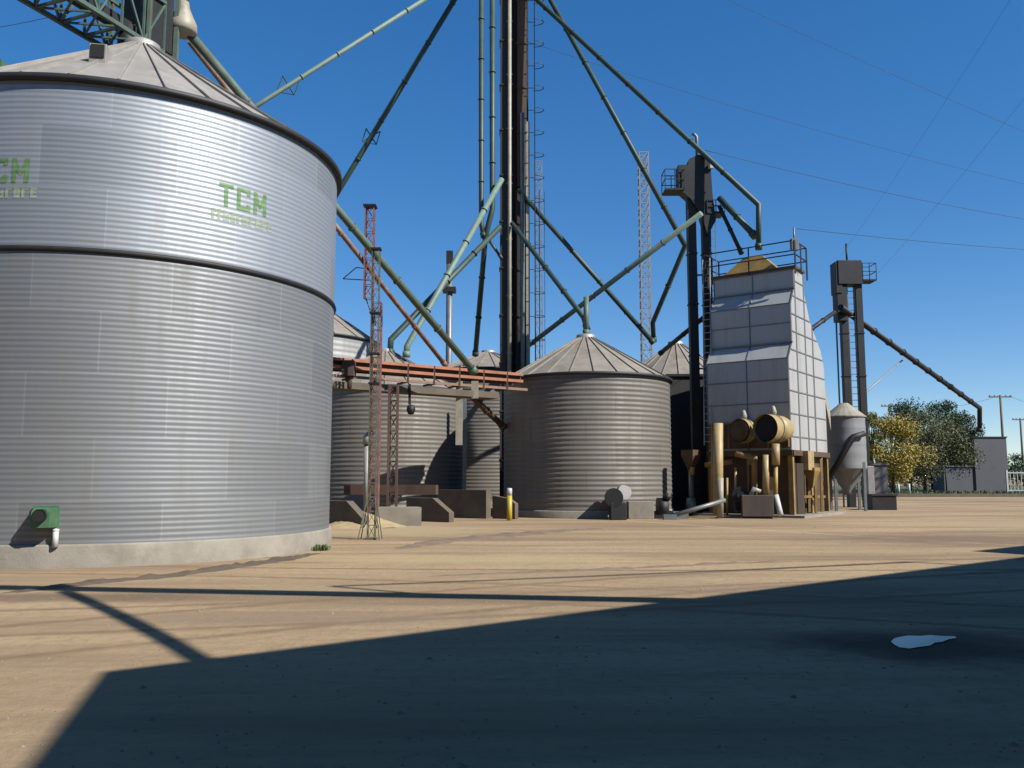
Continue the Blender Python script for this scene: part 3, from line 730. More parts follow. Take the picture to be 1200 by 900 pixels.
# grey vent duct in front of the rear bin
a = P(430, 592, 32.4)
root = empty('vent_duct', (a.x, 32.4, 0), 'pale vertical vent duct with an angled hood in front of the rear bin', 'duct')
b = MB(); b.tube([(a.x, 32.4, 0), P(430, 520, 32.4)], .12, 14); b.build('duct', M['pale'], root)
t_ = P(430, 520, 32.4); b = MB(); b.tube([t_-Vector((0, 0, .03)), t_+Vector((.02, 0, .25)), t_+Vector((.2, .05, .5))], [.18, .16, .13], 14); b.build('hood', M['pale'], root)

# ------------------------------------------------------------------ receiving pit walls
WD = Vector((.81, -.586, 0)); WN = Vector((.586, .81, 0))
def wedge(name, px0, Y0, prof_, depth, m, label, cat='concrete wall'):
    """side profile in metres along the pit's direction, starting where the photograph shows px0"""
    o_ = Vector((P(px0, 600, Y0).x, Y0, 0)); b = MB(); fr = [o_+WD*u+Vector((0, 0, z)) for u, z in prof_]; n = len(fr)
    bk = [p+WN*depth for p in fr]
    b.add(fr+bk, [tuple(range(n))[::-1], tuple(range(n, 2*n))]+[(i, (i+1) % n, n+(i+1) % n, n+i) for i in range(n)])
    o = b.build(name, m); me = o.data; bm = bmesh.new(); bm.from_mesh(me); bmesh.ops.recalc_face_normals(bm, faces=bm.faces); bm.to_mesh(me); bm.free()
    return tag(o, label, cat)
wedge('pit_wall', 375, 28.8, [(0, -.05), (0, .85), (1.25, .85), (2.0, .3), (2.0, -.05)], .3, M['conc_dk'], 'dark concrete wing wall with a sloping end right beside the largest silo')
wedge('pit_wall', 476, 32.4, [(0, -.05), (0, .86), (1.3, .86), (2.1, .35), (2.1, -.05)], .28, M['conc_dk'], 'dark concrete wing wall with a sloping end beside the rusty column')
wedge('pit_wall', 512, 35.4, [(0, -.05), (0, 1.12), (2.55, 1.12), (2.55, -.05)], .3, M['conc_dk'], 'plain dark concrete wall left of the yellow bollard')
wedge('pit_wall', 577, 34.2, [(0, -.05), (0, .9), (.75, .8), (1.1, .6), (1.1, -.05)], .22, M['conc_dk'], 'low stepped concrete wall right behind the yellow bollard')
o_ = P(405, 574, 33.2); b = MB(); b.bar(o_, P(512, 574, 32.6), .4, .36); tag(b.build('pit_beam', M['rust']), 'long reddish beam across the back of the receiving pit', 'beam')
a = P(444, 592, 29.2); c = P(495, 600, 29.2)
root = empty('pit_trough', ((a.x+c.x)/2, 29.2, 0), 'pale concrete trough edge behind the slim green mast', 'trough')
b = MB(); b.prism([(a.x, 28.9), (c.x, 28.9), (c.x-.2, 29.5), (a.x, 29.5)], .0, .62); o_ = b.build('lip', M['conc'], root)
# heap of grain in the pit
q = P(425, 600, 28.6); b = MB(); rr = random.Random(3); n = 28; vv = []; fs = []
for i in range(9):
    for k in range(n):
        a = 6.2832*k/n; r = 1.25*i/8; vv.append((q.x+r*math.cos(a)*1.2, q.y+r*math.sin(a), max(-.02, .5*(1-r/1.25)**1.2+rr.uniform(-.02, .02))))
for i in range(8):
    for k in range(n): fs.append((i*n+k, (i+1)*n+k, (i+1)*n+(k+1) % n, i*n+(k+1) % n))
b.add(vv, fs, True); tag(b.build('grain_heap', spill), 'small heap of spilt yellow grain behind the slim green mast', 'grain heap')

# yellow bollard
q = G(597, 610)
root = empty('bollard', (q.x, q.y, 0), 'yellow bollard with a white top on the dirt', 'bollard')
zt = P(597, 572, q.y).z
b = MB(); b.tube([(q.x, q.y, -.1), (q.x, q.y, zt-.28)], .1, 16); b.build('post', M['bolly'], root)
b = MB(); b.tube([(q.x, q.y, zt-.279), (q.x, q.y, zt-.02), (q.x, q.y, zt)], [.1, .1, .07], 16); b.build('top_band', M['white'], root)

# fan on the middle bin
q = Vector((P(724, 560, 33.2).x, 33.2, 0))
root = empty('aeration_fan', (q.x, q.y, 0), 'dark aeration fan with a pale housing at the foot of the middle bin', 'fan')
c = P(722, 583, q.y)
b = MB(); b.tube([c+Vector((-.12, -.3, .0)), c+Vector((-.05, .35, .0))], .36, 20); b.build('fan_drum', M['black'], root)
b = MB(); b.tube([c+Vector((.32, -.1, .2)), c+Vector((.3, .45, .2))], .27, 18); b.build('housing', M['white'], root)
b = MB(); b.box((q.x-.02, q.y, .33), (.62, .6, .66)); b.build('motor_base', M['black'], root, .03)
q = Vector((P(750, 560, 33.9).x, 33.9, 0)); b = MB(); b.box((q.x, q.y+.05, .34), (1.0, .5, .68)); tag(b.build('concrete_block', M['conc'], None, .02), 'pale concrete block beside the fan at the foot of the middle bin', 'block')

# ------------------------------------------------------------------ near elevator
def elevator(px0, px1, lwpx, y_head0, y_head1, Y, label, plat, lower_m):
    x0, x1 = P(px0, 350, Y).x, P(px1, 350, Y).x; lw_ = lwpx*Y/1000
    z0, z1 = P(px0, y_head1, Y).z, P(px0, y_head0, Y).z
    root = empty('bucket_elevator', ((x0+x1)/2, Y, 0), label, 'bucket elevator')
    for x in (x0+lw_/2, x1-lw_/2):
        b = MB(); b.box((x, Y, z0/2), (lw_, .42, z0))
        for k in range(1, int(z0/2.4)): b.box((x, Y, k*2.4), (lw_+.07, .49, .06))
        b.build('leg_casing', lower_m, root)
    return root, x0, x1, z0, z1
Y = 39.0
root, x0, x1, z0, z1 = elevator(807, 834, 10, 188, 226, Y, 'near dark bucket elevator with a round head standing beside the dryer', None, M['dark'])
b = MB(); cx = (x0+x1)/2
hd = [(-.95, z0+.1), (-.95, z1-.35), (-.5, z1-.35), (-.42, z1-.05), (.0, z1+.15), (.55, z1), (.62, z0-.2), (.75, z0-1.4), (.35, z0-2.2), (.1, z0-1.2), (-.4, z0-.4)]
vv = [(cx+x, Y-.36, z) for x, z in hd]+[(cx+x, Y+.36, z) for x, z in hd]; n = len(hd)
b.add(vv, [tuple(range(n)), tuple(range(n, 2*n))[::-1]]+[(i, n+i, n+(i+1) % n, (i+1) % n) for i in range(n)])
b.build('head', M['dark'], root)
b = MB(); b.tube([(cx+.02, Y, z1), (cx+.02, Y, z1+1.15), (cx-.08, Y, z1+1.28), (cx-.2, Y, z1+1.3)], .075, 10); b.build('vent_pipe', M['greymetal'], root)
def platform(cx_, cy, z, lx, ly, h, m, root, sides='lrf'):
    b = MB(); b.box((cx_, cy, z), (lx, ly, .08)); b.build('platform', m, root)
    b = MB()
    for zz in (h*.5, h):
        b.bar((cx_-lx/2, cy-ly/2, z+zz), (cx_+lx/2, cy-ly/2, z+zz), .035)
        b.bar((cx_-lx/2, cy+ly/2, z+zz), (cx_+lx/2, cy+ly/2, z+zz), .035)
        for s_ in (-1, 1): b.bar((cx_+s_*lx/2, cy-ly/2, z+zz), (cx_+s_*lx/2, cy+ly/2, z+zz), .035)
    for sx in (-1, 0, 1):
        for sy in (-1, 1): b.bar((cx_+sx*lx/2, cy+sy*ly/2, z), (cx_+sx*lx/2, cy+sy*ly/2, z+h), .035)
    b.build('railing', m, root)
platform(cx-1.15, Y, P(790, 225, Y).z, .9, .9, .95, M['dark'], root)
platform(cx+.75, Y, P(842, 252, Y).z, .8, .8, .6, M['dark'], root)
b = MB(); b.box((cx+.55, Y-.4, z1-.45), (.22, .2, .2)); b.build('lamp_box', M['white'], root)
b = MB(); ladder(b, (cx+.62, Y-.1, .5), (cx+.62, Y-.1, z0-1), (1, 0, 0), .3, .35, None, .035); b.build('ladder', M['greymetal'], root)
b = MB()
for k in range(3, int(z0/2.2)): b.bar((x0+.2, Y, k*2.2), (x1-.2, Y, k*2.2), .07); 
b.build('tie_bars', M['dark'], root)

# tall dark box behind the dryer
a = P(783, 441, 41.5); c = P(829, 441, 41.5)
root = empty('dark_box', ((a.x+c.x)/2, 42.3, 0), 'tall dark box between middle bin and dryer', 'housing')
b = MB(); b.box(((a.x+c.x)/2, 42.3, a.z/2), (c.x-a.x, 1.6, a.z)); b.build('body', M['tower'], root, .03)
b = MB(); b.box(((a.x+c.x)/2, 42.3, a.z+.05), (c.x-a.x+.2, 1.8, .12)); b.build('lid', M['dark'], root)

# ------------------------------------------------------------------ grain dryer
YC = 35.0; D0 = Vector((P(926, 470, YC).x, YC, 0)); ar = R_(36)
de = Vector((math.sin(ar), math.cos(ar), 0)); dw = Vector((-math.cos(ar), math.sin(ar), 0)); DW = 3.62
root = empty('grain_dryer', D0, 'stepped white panelled grain dryer with yellow burners at its base', 'grain dryer')
D = lambda u, w_, z: D0+de*u+dw*w_+Vector((0, 0, z))
zl = P(928, 527, YC).z
prof = [(0, zl), (0, 6.55), (.55, 7.28), (.55, 8.95), (1.05, 9.68), (1.05, 10.55), (2.25, 10.55), (2.45, 9.6), (3.1, 8.5), (4.6, 7.35), (5.0, 6.6), (5.0, zl)]
b = MB(); n = len(prof)
vv = [D(u, 0, z) for u, z in prof]+[D(u, DW, z) for u, z in prof]
b.add(vv, [tuple(range(n))[::-1], tuple(range(n, 2*n))]+[(i, (i+1) % n, n+(i+1) % n, n+i) for i in range(n)])
o = b.build('tower_cladding', M['panel'], root); bm = bmesh.new(); bm.from_mesh(o.data); bmesh.ops.recalc_face_normals(bm, faces=bm.faces); bm.to_mesh(o.data); bm.free()
def front_u(z):
    for (u0, z0_), (u1, z1_) in zip(prof[:5], prof[1:6]):
        if z0_ <= z <= z1_ and z1_ > z0_: return u0+(u1-u0)*(z-z0_)/(z1_-z0_)
    return 1.05
def rear_u(z):
    for i in range(6, 11):
        (u0, z0_), (u1, z1_) = prof[i], prof[i+1]
        if z1_ <= z <= z0_: return u0+(u1-u0)*(z0_-z)/max(1e-6, z0_-z1_)
    return 5.0
b = MB()
for z in (3.75, 4.7, 5.65, 6.55): b.bar(D(-.012, 0, z), D(-.012, DW, z), .03, .045)
for z in (7.28, 8.12, 8.95): b.bar(D(.538, 0, z), D(.538, DW, z), .03, .045)
for z in (9.68, 10.5): b.bar(D(1.038, 0, z), D(1.038, DW, z), .03, .045)
for i in range(5):
    (u0, z0_), (u1, z1_) = prof[i], prof[i+1]
    b.bar(D(u0-.012, DW/2, z0_), D(u1-.012, DW/2, z1_), .045, .03)
    for w_ in (.02, DW-.02): b.bar(D(u0-.012, w_, z0_), D(u1-.012, w_, z1_), .05, .035)
b.build('front_seams', M['seam'], root)
b = MB()
for z in (3.3, 4.25, 5.2, 6.1, 6.95, 7.75, 8.5, 9.3, 10.0):
    b.bar(D(front_u(z)+.03, -.012, z), D(rear_u(z)-.03, -.012, z), .03, .05)
for u in (1.05, 2.25, 3.3):
    zt_ = 10.5 if u < 2.3 else 8.3
    b.bar(D(u, -.014, zl), D(u, -.014, zt_), .07, .03)
b.build('end_seams', M['seam'], root)
b = MB(); b.bar(D(-.02, .02, 3.38), D(-.02, DW-.02, 3.38), .05, 1.1); b.build('burner_panel', M['brown'], root)
b = MB()
for k in range(5): b.bar(D(-.06, .1+k*(DW-.2)/4, 2.86), D(-.06, .1+k*(DW-.2)/4, 3.9), .06, .06)
b.bar(D(-.06, .05, 3.92), D(-.06, DW-.05, 3.92), .06, .07); b.build('panel_ribs', M['ochre'], root)
# eave trim pieces over each slope
for u, z in ((.55, 7.28), (1.05, 9.68)):
    b = MB(); b.bar(D(u-.05, -.03, z+.0), D(u-.05, DW+.03, z+.0), .1, .06); b.build('step_flashing', M['seam'], root)
# open brown base
b = MB(); vv = [(.3, .22), (4.75, .22), (4.75, DW-.22), (.3, DW-.22)]
pl = [D(u, w_, 0) for u, w_ in vv]; b.prism([(p.x, p.y) for p in pl], .1, zl-.01); b.build('base_plenum', M['brown'], root)
pl = [D(u, w_, 0) for u, w_ in ((-.05, -.05), (5.05, -.05), (5.05, DW+.05), (-.05, DW+.05))]
b = MB()
for i in range(4):
    a, c = pl[i], pl[(i+1) % 4]; b.bar(a+Vector((0, 0, zl-.12)), c+Vector((0, 0, zl-.12)), .1, .22)
b.build('base_frame', M['brown'], root)
for u, w_ in ((.08, .08), (.08, DW/2), (.08, DW-.08), (2.5, .08), (4.9, .08), (4.9, DW-.08)):
    b = MB(); p = D(u, w_, 0); b.box((p.x, p.y, (zl-.1)/2), (.2, .2, zl-.1), -ar); b.build('leg', M['ochre'], root)
b = MB(); p = D(1.5, -.16, 0); b.box((p.x, p.y, zl-.42), (.3, .8, .8), -ar); b.build('chute', M['tan'], root)
pl = [D(u, w_, 0) for u, w_ in ((-.6, -.6), (5.4, -.6), (5.4, DW+.4), (-.6, DW+.4))]
b = MB(); b.prism([(p.x, p.y) for p in pl], -.1, .1); b.build('slab', M['conc'], root)
# two burner drums on the front
for px, py, r, ln in ((866, 504, .46, .75), (916, 503, .52, 1.35)):
    p = P(px, py, 35.2)
    s_ = (D0-p); w_ = (p-D0).dot(dw)
    c = D(-.0, w_, p.z); f_ = -de
    sdv = (Vector((-.92, -.39, 0))).normalized()
    a0 = D(.1, w_, p.z); a1 = a0+Vector((-.74, -.67, 0)).normalized()*ln
    d = (a1-a0).normalized()
    bb = MB(); bb.tube([a0, a0+d*.2, a0+d*.22, a0+d*.5*ln, a0+d*.52*ln, a0+d*.6*ln, a0+d*.62*ln, a1], [r, r, r*1.06, r*1.06, r*.98, r*.98, r*1.1, r*1.1], 26, cap=False)
    bu = bb.build('burner', M['tan'], root)
    bb = MB(); bb.tube([a0+d*.02, a1-d*(.12 if px > 870 else -.03)], r*.93, 26); bb.build('burner_mouth', M['void'] if px > 870 else M['brown'], bu)  # brown end of the first drum stands in for the shade on it
    bb = MB()
    for k in range(20):
        a = 6.283*k/20; up = Vector((0, 0, 1)); sv = d.cross(up); q = a0+d*.61*ln+(sv*math.cos(a)+up*math.sin(a))*r*1.08
        bb.box(q, (.06, .06, .06))
    bb.tube([a0+d*.59*ln, a0+d*.63*ln], r*1.16, 26); bb.build('flange', M['tanp'], bu)
    bb = MB(); q = a0+d*.5*ln+Vector((0, 0, r)); bb.tube([q, q+Vector((0, 0, .16)), q+Vector((0, 0, .3)), q+Vector((0, 0, .42))], [.09, .14, .1, .05], 12); bb.build('valve', M['tanp'], bu)
# ducts in front of the base
def pipe_part(px, y0, y1, Y, r, m, name='duct_pipe', elbow=None):
    b = MB(); b.tube([P(px, y0, Y), P(px, y1, Y)], r, 14); return b.build(name, m, root)
pipe_part(841.5, 496, 602, 34.3, .2, M['tan']); pipe_part(844, 560, 606, 34.0, .13, M['tanp'])
pipe_part(836, 500, 590, 34.6, .1, M['yellow'])
pipe_part(897.5, 533, 580, 34.3, .13, M['tan']); pipe_part(909, 520, 545, 34.2, .16, M['tan']); pipe_part(909, 545, 590, 34.2, .085, M['yellow'])
b = MB(); b.tube([P(909, 580, 34.1), P(913, 596, 34), P(915, 604, 33.9)], .11, 12); b.build('duct_pipe', M['white'], root)
for px, y0, y1, m in ((862, 548, 600, M['tan']), (879, 545, 590, M['brown']), (852, 560, 604, M['yellow'])):
    pipe_part(px, y0, y1, 35.0, .05, m)
b = MB(); b.tube([P(862, 532, 34.8), P(884, 536, 34.8), P(884, 590, 34.8)], .12, 12); b.build('duct_pipe', M['ochre'], root)
b = MB(); b.tube([P(826, 545, 35.6), P(858, 541, 35.2)], .1, 12); b.build('duct_pipe', M['ochre'], root)
for px, py, m, r_ in ((868, 580, M['black'], .34), (902, 566, M['brown'], .26)):
    c = P(px, py, 34.7); b = MB(); b.tube([c, c+Vector((.1, .35, 0))], r_, 18); b.tube([c-Vector((.05, .2, 0)), c], r_*.45, 14); b.box(c+Vector((.05, .2, -r_-.12)), (r_*1.6, .4, .3)); b.build('blower', m, root)
for px, y0, y1 in ((947, 540, 600), (955, 545, 602), (962, 538, 600)):
    b = MB(); b.bar(P(px, y0, 36.5), P(px+1.5, y1, 36.5), .1); b.build('strut', M['ochre'], root)
b = MB(); c = P(951, 548, 36.4); b.lathe(c+Vector((0, 0, -.5)), [(.06, -.35), (.12, -.2), (.36, .35), (.36, .5)], 4, False); b.build('discharge_hopper', M['ochre'], root)
b = MB(); b.bar(P(938, 582, 36.2), P(966, 582, 37), .12, .1); b.build('cross_beam', M['ochre'], root)
# top hopper, rails
b = MB()
zt = 10.55
for (u0, u1, w0, w1, z) in ((.95, 2.35, -.1, DW+.1, zt+.02),):
    pl = [D(u0, w0, 0), D(u1, w0, 0), D(u1, w1, 0), D(u0, w1, 0)]; b.prism([(p.x, p.y) for p in pl], zt+.003, zt+.1)
b.build('top_plate', M['brown'], root)
b = MB(); lo = [D(u, w_, zt+.1) for u, w_ in ((1.0, .7), (2.3, .7), (2.3, 3.1), (1.0, 3.1))]; hi = [D(u, w_, zt+.85) for u, w_ in ((1.35, 1.45), (1.95, 1.45), (1.95, 2.3), (1.35, 2.3))]
b.add(lo+hi, [(0, 1, 5, 4), (1, 2, 6, 5), (2, 3, 7, 6), (3, 0, 4, 7), (4, 5, 6, 7)]); 
o = b.build('top_hopper', M['yellow'], root); bm = bmesh.new(); bm.from_mesh(o.data); bmesh.ops.recalc_face_normals(bm, faces=bm.faces); bm.to_mesh(o.data); bm.free()
b = MB()
crn = [(.85, -.15), (2.45, -.15), (2.45, DW+.3), (.85, DW+.3)]
for i in range(4):
    a, c = crn[i], crn[(i+1) % 4]
    for zz in (.55, 1.15): b.bar(D(*a, zt+zz), D(*c, zt+zz), .045)
    b.bar(D(*a, zt-.3), D(*a, zt+1.15), .06); m_ = ((a[0]+c[0])/2, (a[1]+c[1])/2); b.bar(D(*m_, zt-.1), D(*m_, zt+1.15), .05)
b.build('railing', M['dark'], root)
b = MB(); p = D(1.0, -.1, zt+1.0); b.box(p, (.3, .3, .5)); b.tube([p, p+Vector((0, 0, .75))], .04, 8); b.build('motor', M['greymetal'], root)
b = MB(); ladder(b, D(-.25, DW-.1, 3), D(1.0, DW+.3, zt+1), dw, .35, .3, None, .04); b.build('ladder', M['pale'], root)
b = MB(); p = D(4.2, .4, 0); q0 = [D(4.0, .05, 8.0), D(5.9, .05, 4.6), D(5.9, 1.2, 4.6), D(4.0, 1.2, 8.0)]
q1 = [x-Vector((0, 0, .8)) for x in q0]
b.add(q0+q1, [(0, 1, 2, 3), (7, 6, 5, 4), (0, 4, 5, 1), (1, 5, 6, 2), (2, 6, 7, 3), (3, 7, 4, 0)]); b.build('rear_duct', M['tanp'], root)

# things around the dryer's foot
q = G(891, 608)
root = empty('concrete_box', (q.x, q.y, 0), 'square grey brown box standing before the dryer burners', 'box')
b = MB(); b.box((q.x, q.y+.4, .5), (1.2, .8, .84), -.2); b.build('body', M['panelbrown'], root, .02); b = MB(); b.box((q.x, q.y+.4, .04), (1.1, .7, .08), -.2); b.build('foot', M['dark'], root)
b = MB(); b.tube([(q.x-.25, q.y+.4, .9), (q.x-.1, q.y+.4, 1.15), (q.x+.15, q.y+.35, 1.05)], .09, 10); b.build('fitting', M['pale'], root)
q = G(930, 606)
for i, (px, lab) in enumerate(((921.5, 'left of the three upright brown boards leaning by the dryer'), (930, 'middle of the three upright brown boards leaning by the dryer'), (939, 'right of the three upright brown boards leaning by the dryer'))):
    a = G(px, 605.5); h = P(px, 543, a.y).z; b = MB(); b.box((a.x, a.y, h/2), (.29, .12+.06*(i == 1), h), -.25+.1*i); tag(b.build('board', M['panelbrown'], None, .01), lab, 'board', 'boards by the dryer')
# dark auger with a hopper between bin and dryer
a = G(810, 604)
root = empty('auger_hopper', (a.x, a.y, 0), 'grey auger stand with a brown hopper between middle bin and dryer', 'auger')
b = MB(); b.tube([(a.x, a.y, 0), P(809, 545, a.y)], .09, 12); b.tube([(a.x, a.y, .1), (a.x, a.y, .75)], [.24, .2], 12); b.build('stand', M['greymetal'], root)
h0 = P(810, 556, a.y); b = MB(); b.lathe(h0, [(.12, 0), (.16, .25), (.42, .8), (.42, 1.05)], 4, False); b.build('hopper', M['brown'], root)
b = MB(); b.tube([h0+Vector((.0, -.18, -.02)), h0+Vector((.02, -.18, .32))], .1, 10); b.build('gate', M['yellow'], root)
a0, a1 = G(785, 609), P(850, 586, 33.4)
b = MB(); b.tube([a0+Vector((0, 0, .12)), a1], .085, 12); b.box(a0+Vector((0, 0, .1)), (.5, .3, .2)); b.box(G(798, 608)+Vector((0, .2, .14)), (.6, .4, .28)); tag(b.build('screw_conveyor', M['greymetal']), 'low grey screw conveyor tube lying in front of the dryer', 'screw conveyor')
q = Vector((P(778, 560, 33.7).x, 33.7, 0)); b = MB(); b.tube([(q.x-.2, q.y+.5, .42), (q.x+.2, q.y+.5, .42)], .4, 18); b.box((q.x, q.y+.5, .15), (.7, .6, .3)); b.tube([(q.x+.1, q.y+.3, .75), (q.x+.25, q.y+.3, .95)], .15, 12); tag(b.build('blower', M['dark']), 'dark round blower on the ground at the right foot of the middle bin', 'blower')

# ------------------------------------------------------------------ far elevator and hopper bin
Y = 47.0
root, x0, x1, z0, z1 = elevator(984, 1009, 7.5, 312, 334, Y, 'far dark bucket elevator with a square head right of the dryer', None, M['dark'])
cx = (x0+x1)/2
b = MB(); b.box((cx-.12, Y, (z0+z1)/2+.1), (1.35, .9, z1-z0+.3)); b.box((cx-.75, Y, z0+.35), (.35, .8, 1.8)); b.box((cx-.6, Y, z0-1.1), (.55, .7, 2.0)); b.build('head', M['dark'], root, .03)
b = MB(); b.tube([(cx-.1, Y, z1), (cx-.1, Y, z1+1.3)], .06, 8); b.build('vent_pipe', M['dark'], root)
platform(cx+.95, Y, P(1008, 330, Y).z, .75, .9, .95, M['dark'], root)
b = MB(); ladder(b, (cx, Y-.1, 1), (cx, Y-.1, z0-.2), (1, 0, 0), .4, .35, None, .05, .04); b.build('ladder', M['greymetal'], root)
b = MB(); b.tube([(x0-.25, Y, 0), (x0-.25, Y, z0-1)], .05, 8); b.build('conduit', M['greymetal'], root)
Y = 42.5; c = Vector((P(990, 500, Y).x, Y, 0)); R = .95
root = empty('hopper_bin', (c.x, c.y, 0), 'small pale steel hopper bin on legs beside the far elevator', 'hopper bin')
z_e = P(990, 489, Y).z; z_c = P(990, 549, Y).z
wall(R, z_c, z_e, .6, .006, 36, c).build('wall', M['galv_hop'], root)
b = MB(); b.lathe(c, [(R+.07, z_e-.02), (R+.07, z_e+.03), (.2, z_e+.7), (0, z_e+.72)], 20, False); b.build('roof', M['tanp'], root)
b = MB(); b.lathe(c, [(R, z_c), (.18, z_c-1.1), (.18, z_c-1.3), (0, z_c-1.3)], 28); b.build('cone', M['greymetal'], root)
for k in range(4):
    a = .6+k*math.pi/2; p = c+Vector((math.cos(a)*R, math.sin(a)*R, 0)); b = MB(); b.bar(p, p+Vector((0, 0, z_c+.3)), .12); b.build('leg', M['greymetal'], root)
b = MB(); a = P(965, 570, 41.5); q = P(1000, 512, 41.5); e = P(1013, 508, 41.5)
b.tube([a, q, e], .14, 12); tag(b.build('grain_pipe', M['dark']), 'dark bent pipe leaning up the front of the small hopper bin', 'pipe')
q = G(990, 594); b = MB(); b.box((q.x+.1, 43.3, .35), (1.2, .8, .7)); b.box((q.x+.1, 43.3, .75), (1.3, .9, .08)); tag(b.build('drive_box', M['dark']), 'dark box under the small hopper bin', 'box')
q = G(1018, 580)
x = P(1019.5, 560, 44).x
b = MB(); b.box((x, 44, 1.1), (.34, .3, 2.2)); tag(b.build('pale_post', M['pale'], None, .02), 'short pale post at the foot of the far elevator', 'post')
a, c_ = P(1016, 545, 62), P(1040, 545, 62)
b = MB(); b.box(((a.x+c_.x)/2, 62.6, a.z/2), (c_.x-a.x, 1.2, a.z)); b.box(((a.x+c_.x)/2, 62.6, a.z+.06), (c_.x-a.x+.2, 1.4, .12)); tag(b.build('grey_shed', M['grey']), 'small dark grey hut right of the hopper bin', 'hut')

# ------------------------------------------------------------------ far right: verge, trees, blocks, poles
grass = mat('dry_grass', (.12, .13, .06), .95, 0, .4, 1.5, .5, 8, dirt=(.22, .19, .11), dirt_amt=.6)
b = MB(); b.prism([(24, 72), (120, 78), (160, 200), (24, 130)], -.1, .22); tag(b.build('verge', grass), kind='structure')
b = MB(); b.bar((23.5, 71.6, .13), (120, 77.6, .13), .35, .3); tag(b.build('kerb', M['conc_dk']), kind='structure')
rr = random.Random(9); b = MB()
for i in range(2600):
    x = rr.uniform(25, 60); y = 73+(x-24)/16+rr.random()**2*16; h = rr.uniform(.1, .34); a = rr.uniform(0, 3.14); wd = rr.uniform(.04, .12)
    b.add([(x-wd*math.cos(a), y-wd*math.sin(a), .2), (x+wd*math.cos(a), y+wd*math.sin(a), .2), (x+rr.uniform(-.1, .1), y, .2+h)], [(0, 1, 2)])
tag(b.build('grass', mat('grass_blades', (.10, .15, .045), .8, 0, .4, 1)), 'rough grass on the verge in front of the trees', 'grass', kind='stuff')
bark = mat('bark', (.09, .07, .05), .9, 0, .4, 5, .4, 20)
def leafmat(name, base):
    m = mat(name, base, .7, 0, .45, 1.3, 0)
    m.node_tree.nodes['Principled BSDF'].inputs['Subsurface Weight'].default_value = 0
    return m
def tree(px, Y, h, rw, m, label, seed, nleaf=2600, tall=.0, ls_=.16, sparse=1.0, base=.22):
    rr = random.Random(seed); x = P(px, 560, Y).x
    root = empty('tree', (x, Y, base), label, 'tree', 'trees on the verge')
    h *= 1.03; rw *= 1.1
    b = MB(); o_ = Vector((x, Y, base)); th = h*.34
    b.tube([o_-Vector((0, 0, .3)), o_+Vector((.05, 0, th*.6)), o_+Vector((rr.uniform(-.2, .2), 0, th)), o_+Vector((rr.uniform(-.3, .3), 0, h*.75))], [.2, .15, .12, .03], 8)
    cl = []
    for i in range(22):
        a = rr.uniform(0, 6.28); zz = h*(.24+.7*rr.random()); q = 1-abs((zz/h-.58)/.5)**2
        r = rw*max(.2, q)*rr.uniform(.35, .85)
        p = o_+Vector((r*math.cos(a), r*math.sin(a), zz)); cl.append((p, rw*rr.uniform(.28, .5)))
        s_ = o_+Vector((0, 0, min(zz*.8, h*.6)*rr.uniform(.6, .95))); b.tube([s_, s_.lerp(p, .5)+Vector((0, 0, .15)), p], [.06, .04, .015], 5)
    cl.append((o_+Vector((0, 0, h*.93)), rw*.32))
    b.build('trunk', bark, root)
    b = MB()
    ls_ *= .62
    for i in range(int(nleaf*3.6)):
        p, r = rr.choice(cl)
        d = Vector((rr.gauss(0, 1), rr.gauss(0, 1), rr.gauss(0, .75)))
        if d.length > 1.75: d *= 1.75/d.length
        d *= r*.55*sparse
        c = p+d; s_ = ls_*rr.uniform(.5, 1.3)
        u = Vector((rr.gauss(0, 1), rr.gauss(0, 1), rr.gauss(0, 1))).normalized(); v = u.cross(Vector((rr.gauss(0, 1), rr.gauss(0, 1), rr.gauss(0, 1)))).normalized()
        b.add([c-u*s_, c+v*s_*.5, c+u*s_, c-v*s_*.5], [(0, 1, 2, 3)])
    b.build('crown', m, root)
lf_y = leafmat('autumn_yellow_leaf', (.50, .39, .06)); lf_g = leafmat('dark_leaf', (.055, .11, .03)); lf_b = leafmat('brown_green_leaf', (.16, .175, .06)); lf_yg = leafmat('yellow_green_leaf', (.30, .31, .07))
tree(1046, 76, 6.2, 2.6, lf_y, 'golden yellow autumn tree right of the far elevator', 21, 3600, ls_=.17)
tree(1022, 80, 7.4, 1.3, lf_yg, 'narrow yellow green tree beside the far elevator', 22, 1500, ls_=.16)
tree(1066, 92, 9.2, 2.7, lf_g, 'dark tree standing directly behind the golden yellow one', 23, 2400, ls_=.2)
tree(1084, 82, 7.4, 2.5, lf_b, 'brownish half bare tree right of the golden yellow one', 24, 2200, ls_=.15, sparse=1.15)
tree(1112, 96, 9.8, 2.6, lf_g, 'tallest dark tree with a pointed top', 25, 2600, ls_=.2)
tree(1108, 84, 6.6, 2.6, lf_b, 'brown green tree under the tallest dark tree', 26, 2400, ls_=.16, sparse=1.1)
tree(1132, 90, 8.2, 2.2, lf_g, 'dark tree left of the tall grey block', 27, 2200, ls_=.18)
tree(1092, 100, 6.5, 4.0, lf_g, 'broad low dark tree filling the gap at the back', 28, 2600, ls_=.24)
tree(1192, 150, 5.2, 2.6, lf_g, 'small far tree behind the white fence', 29, 900, ls_=.3)
rr = random.Random(77); b = MB()
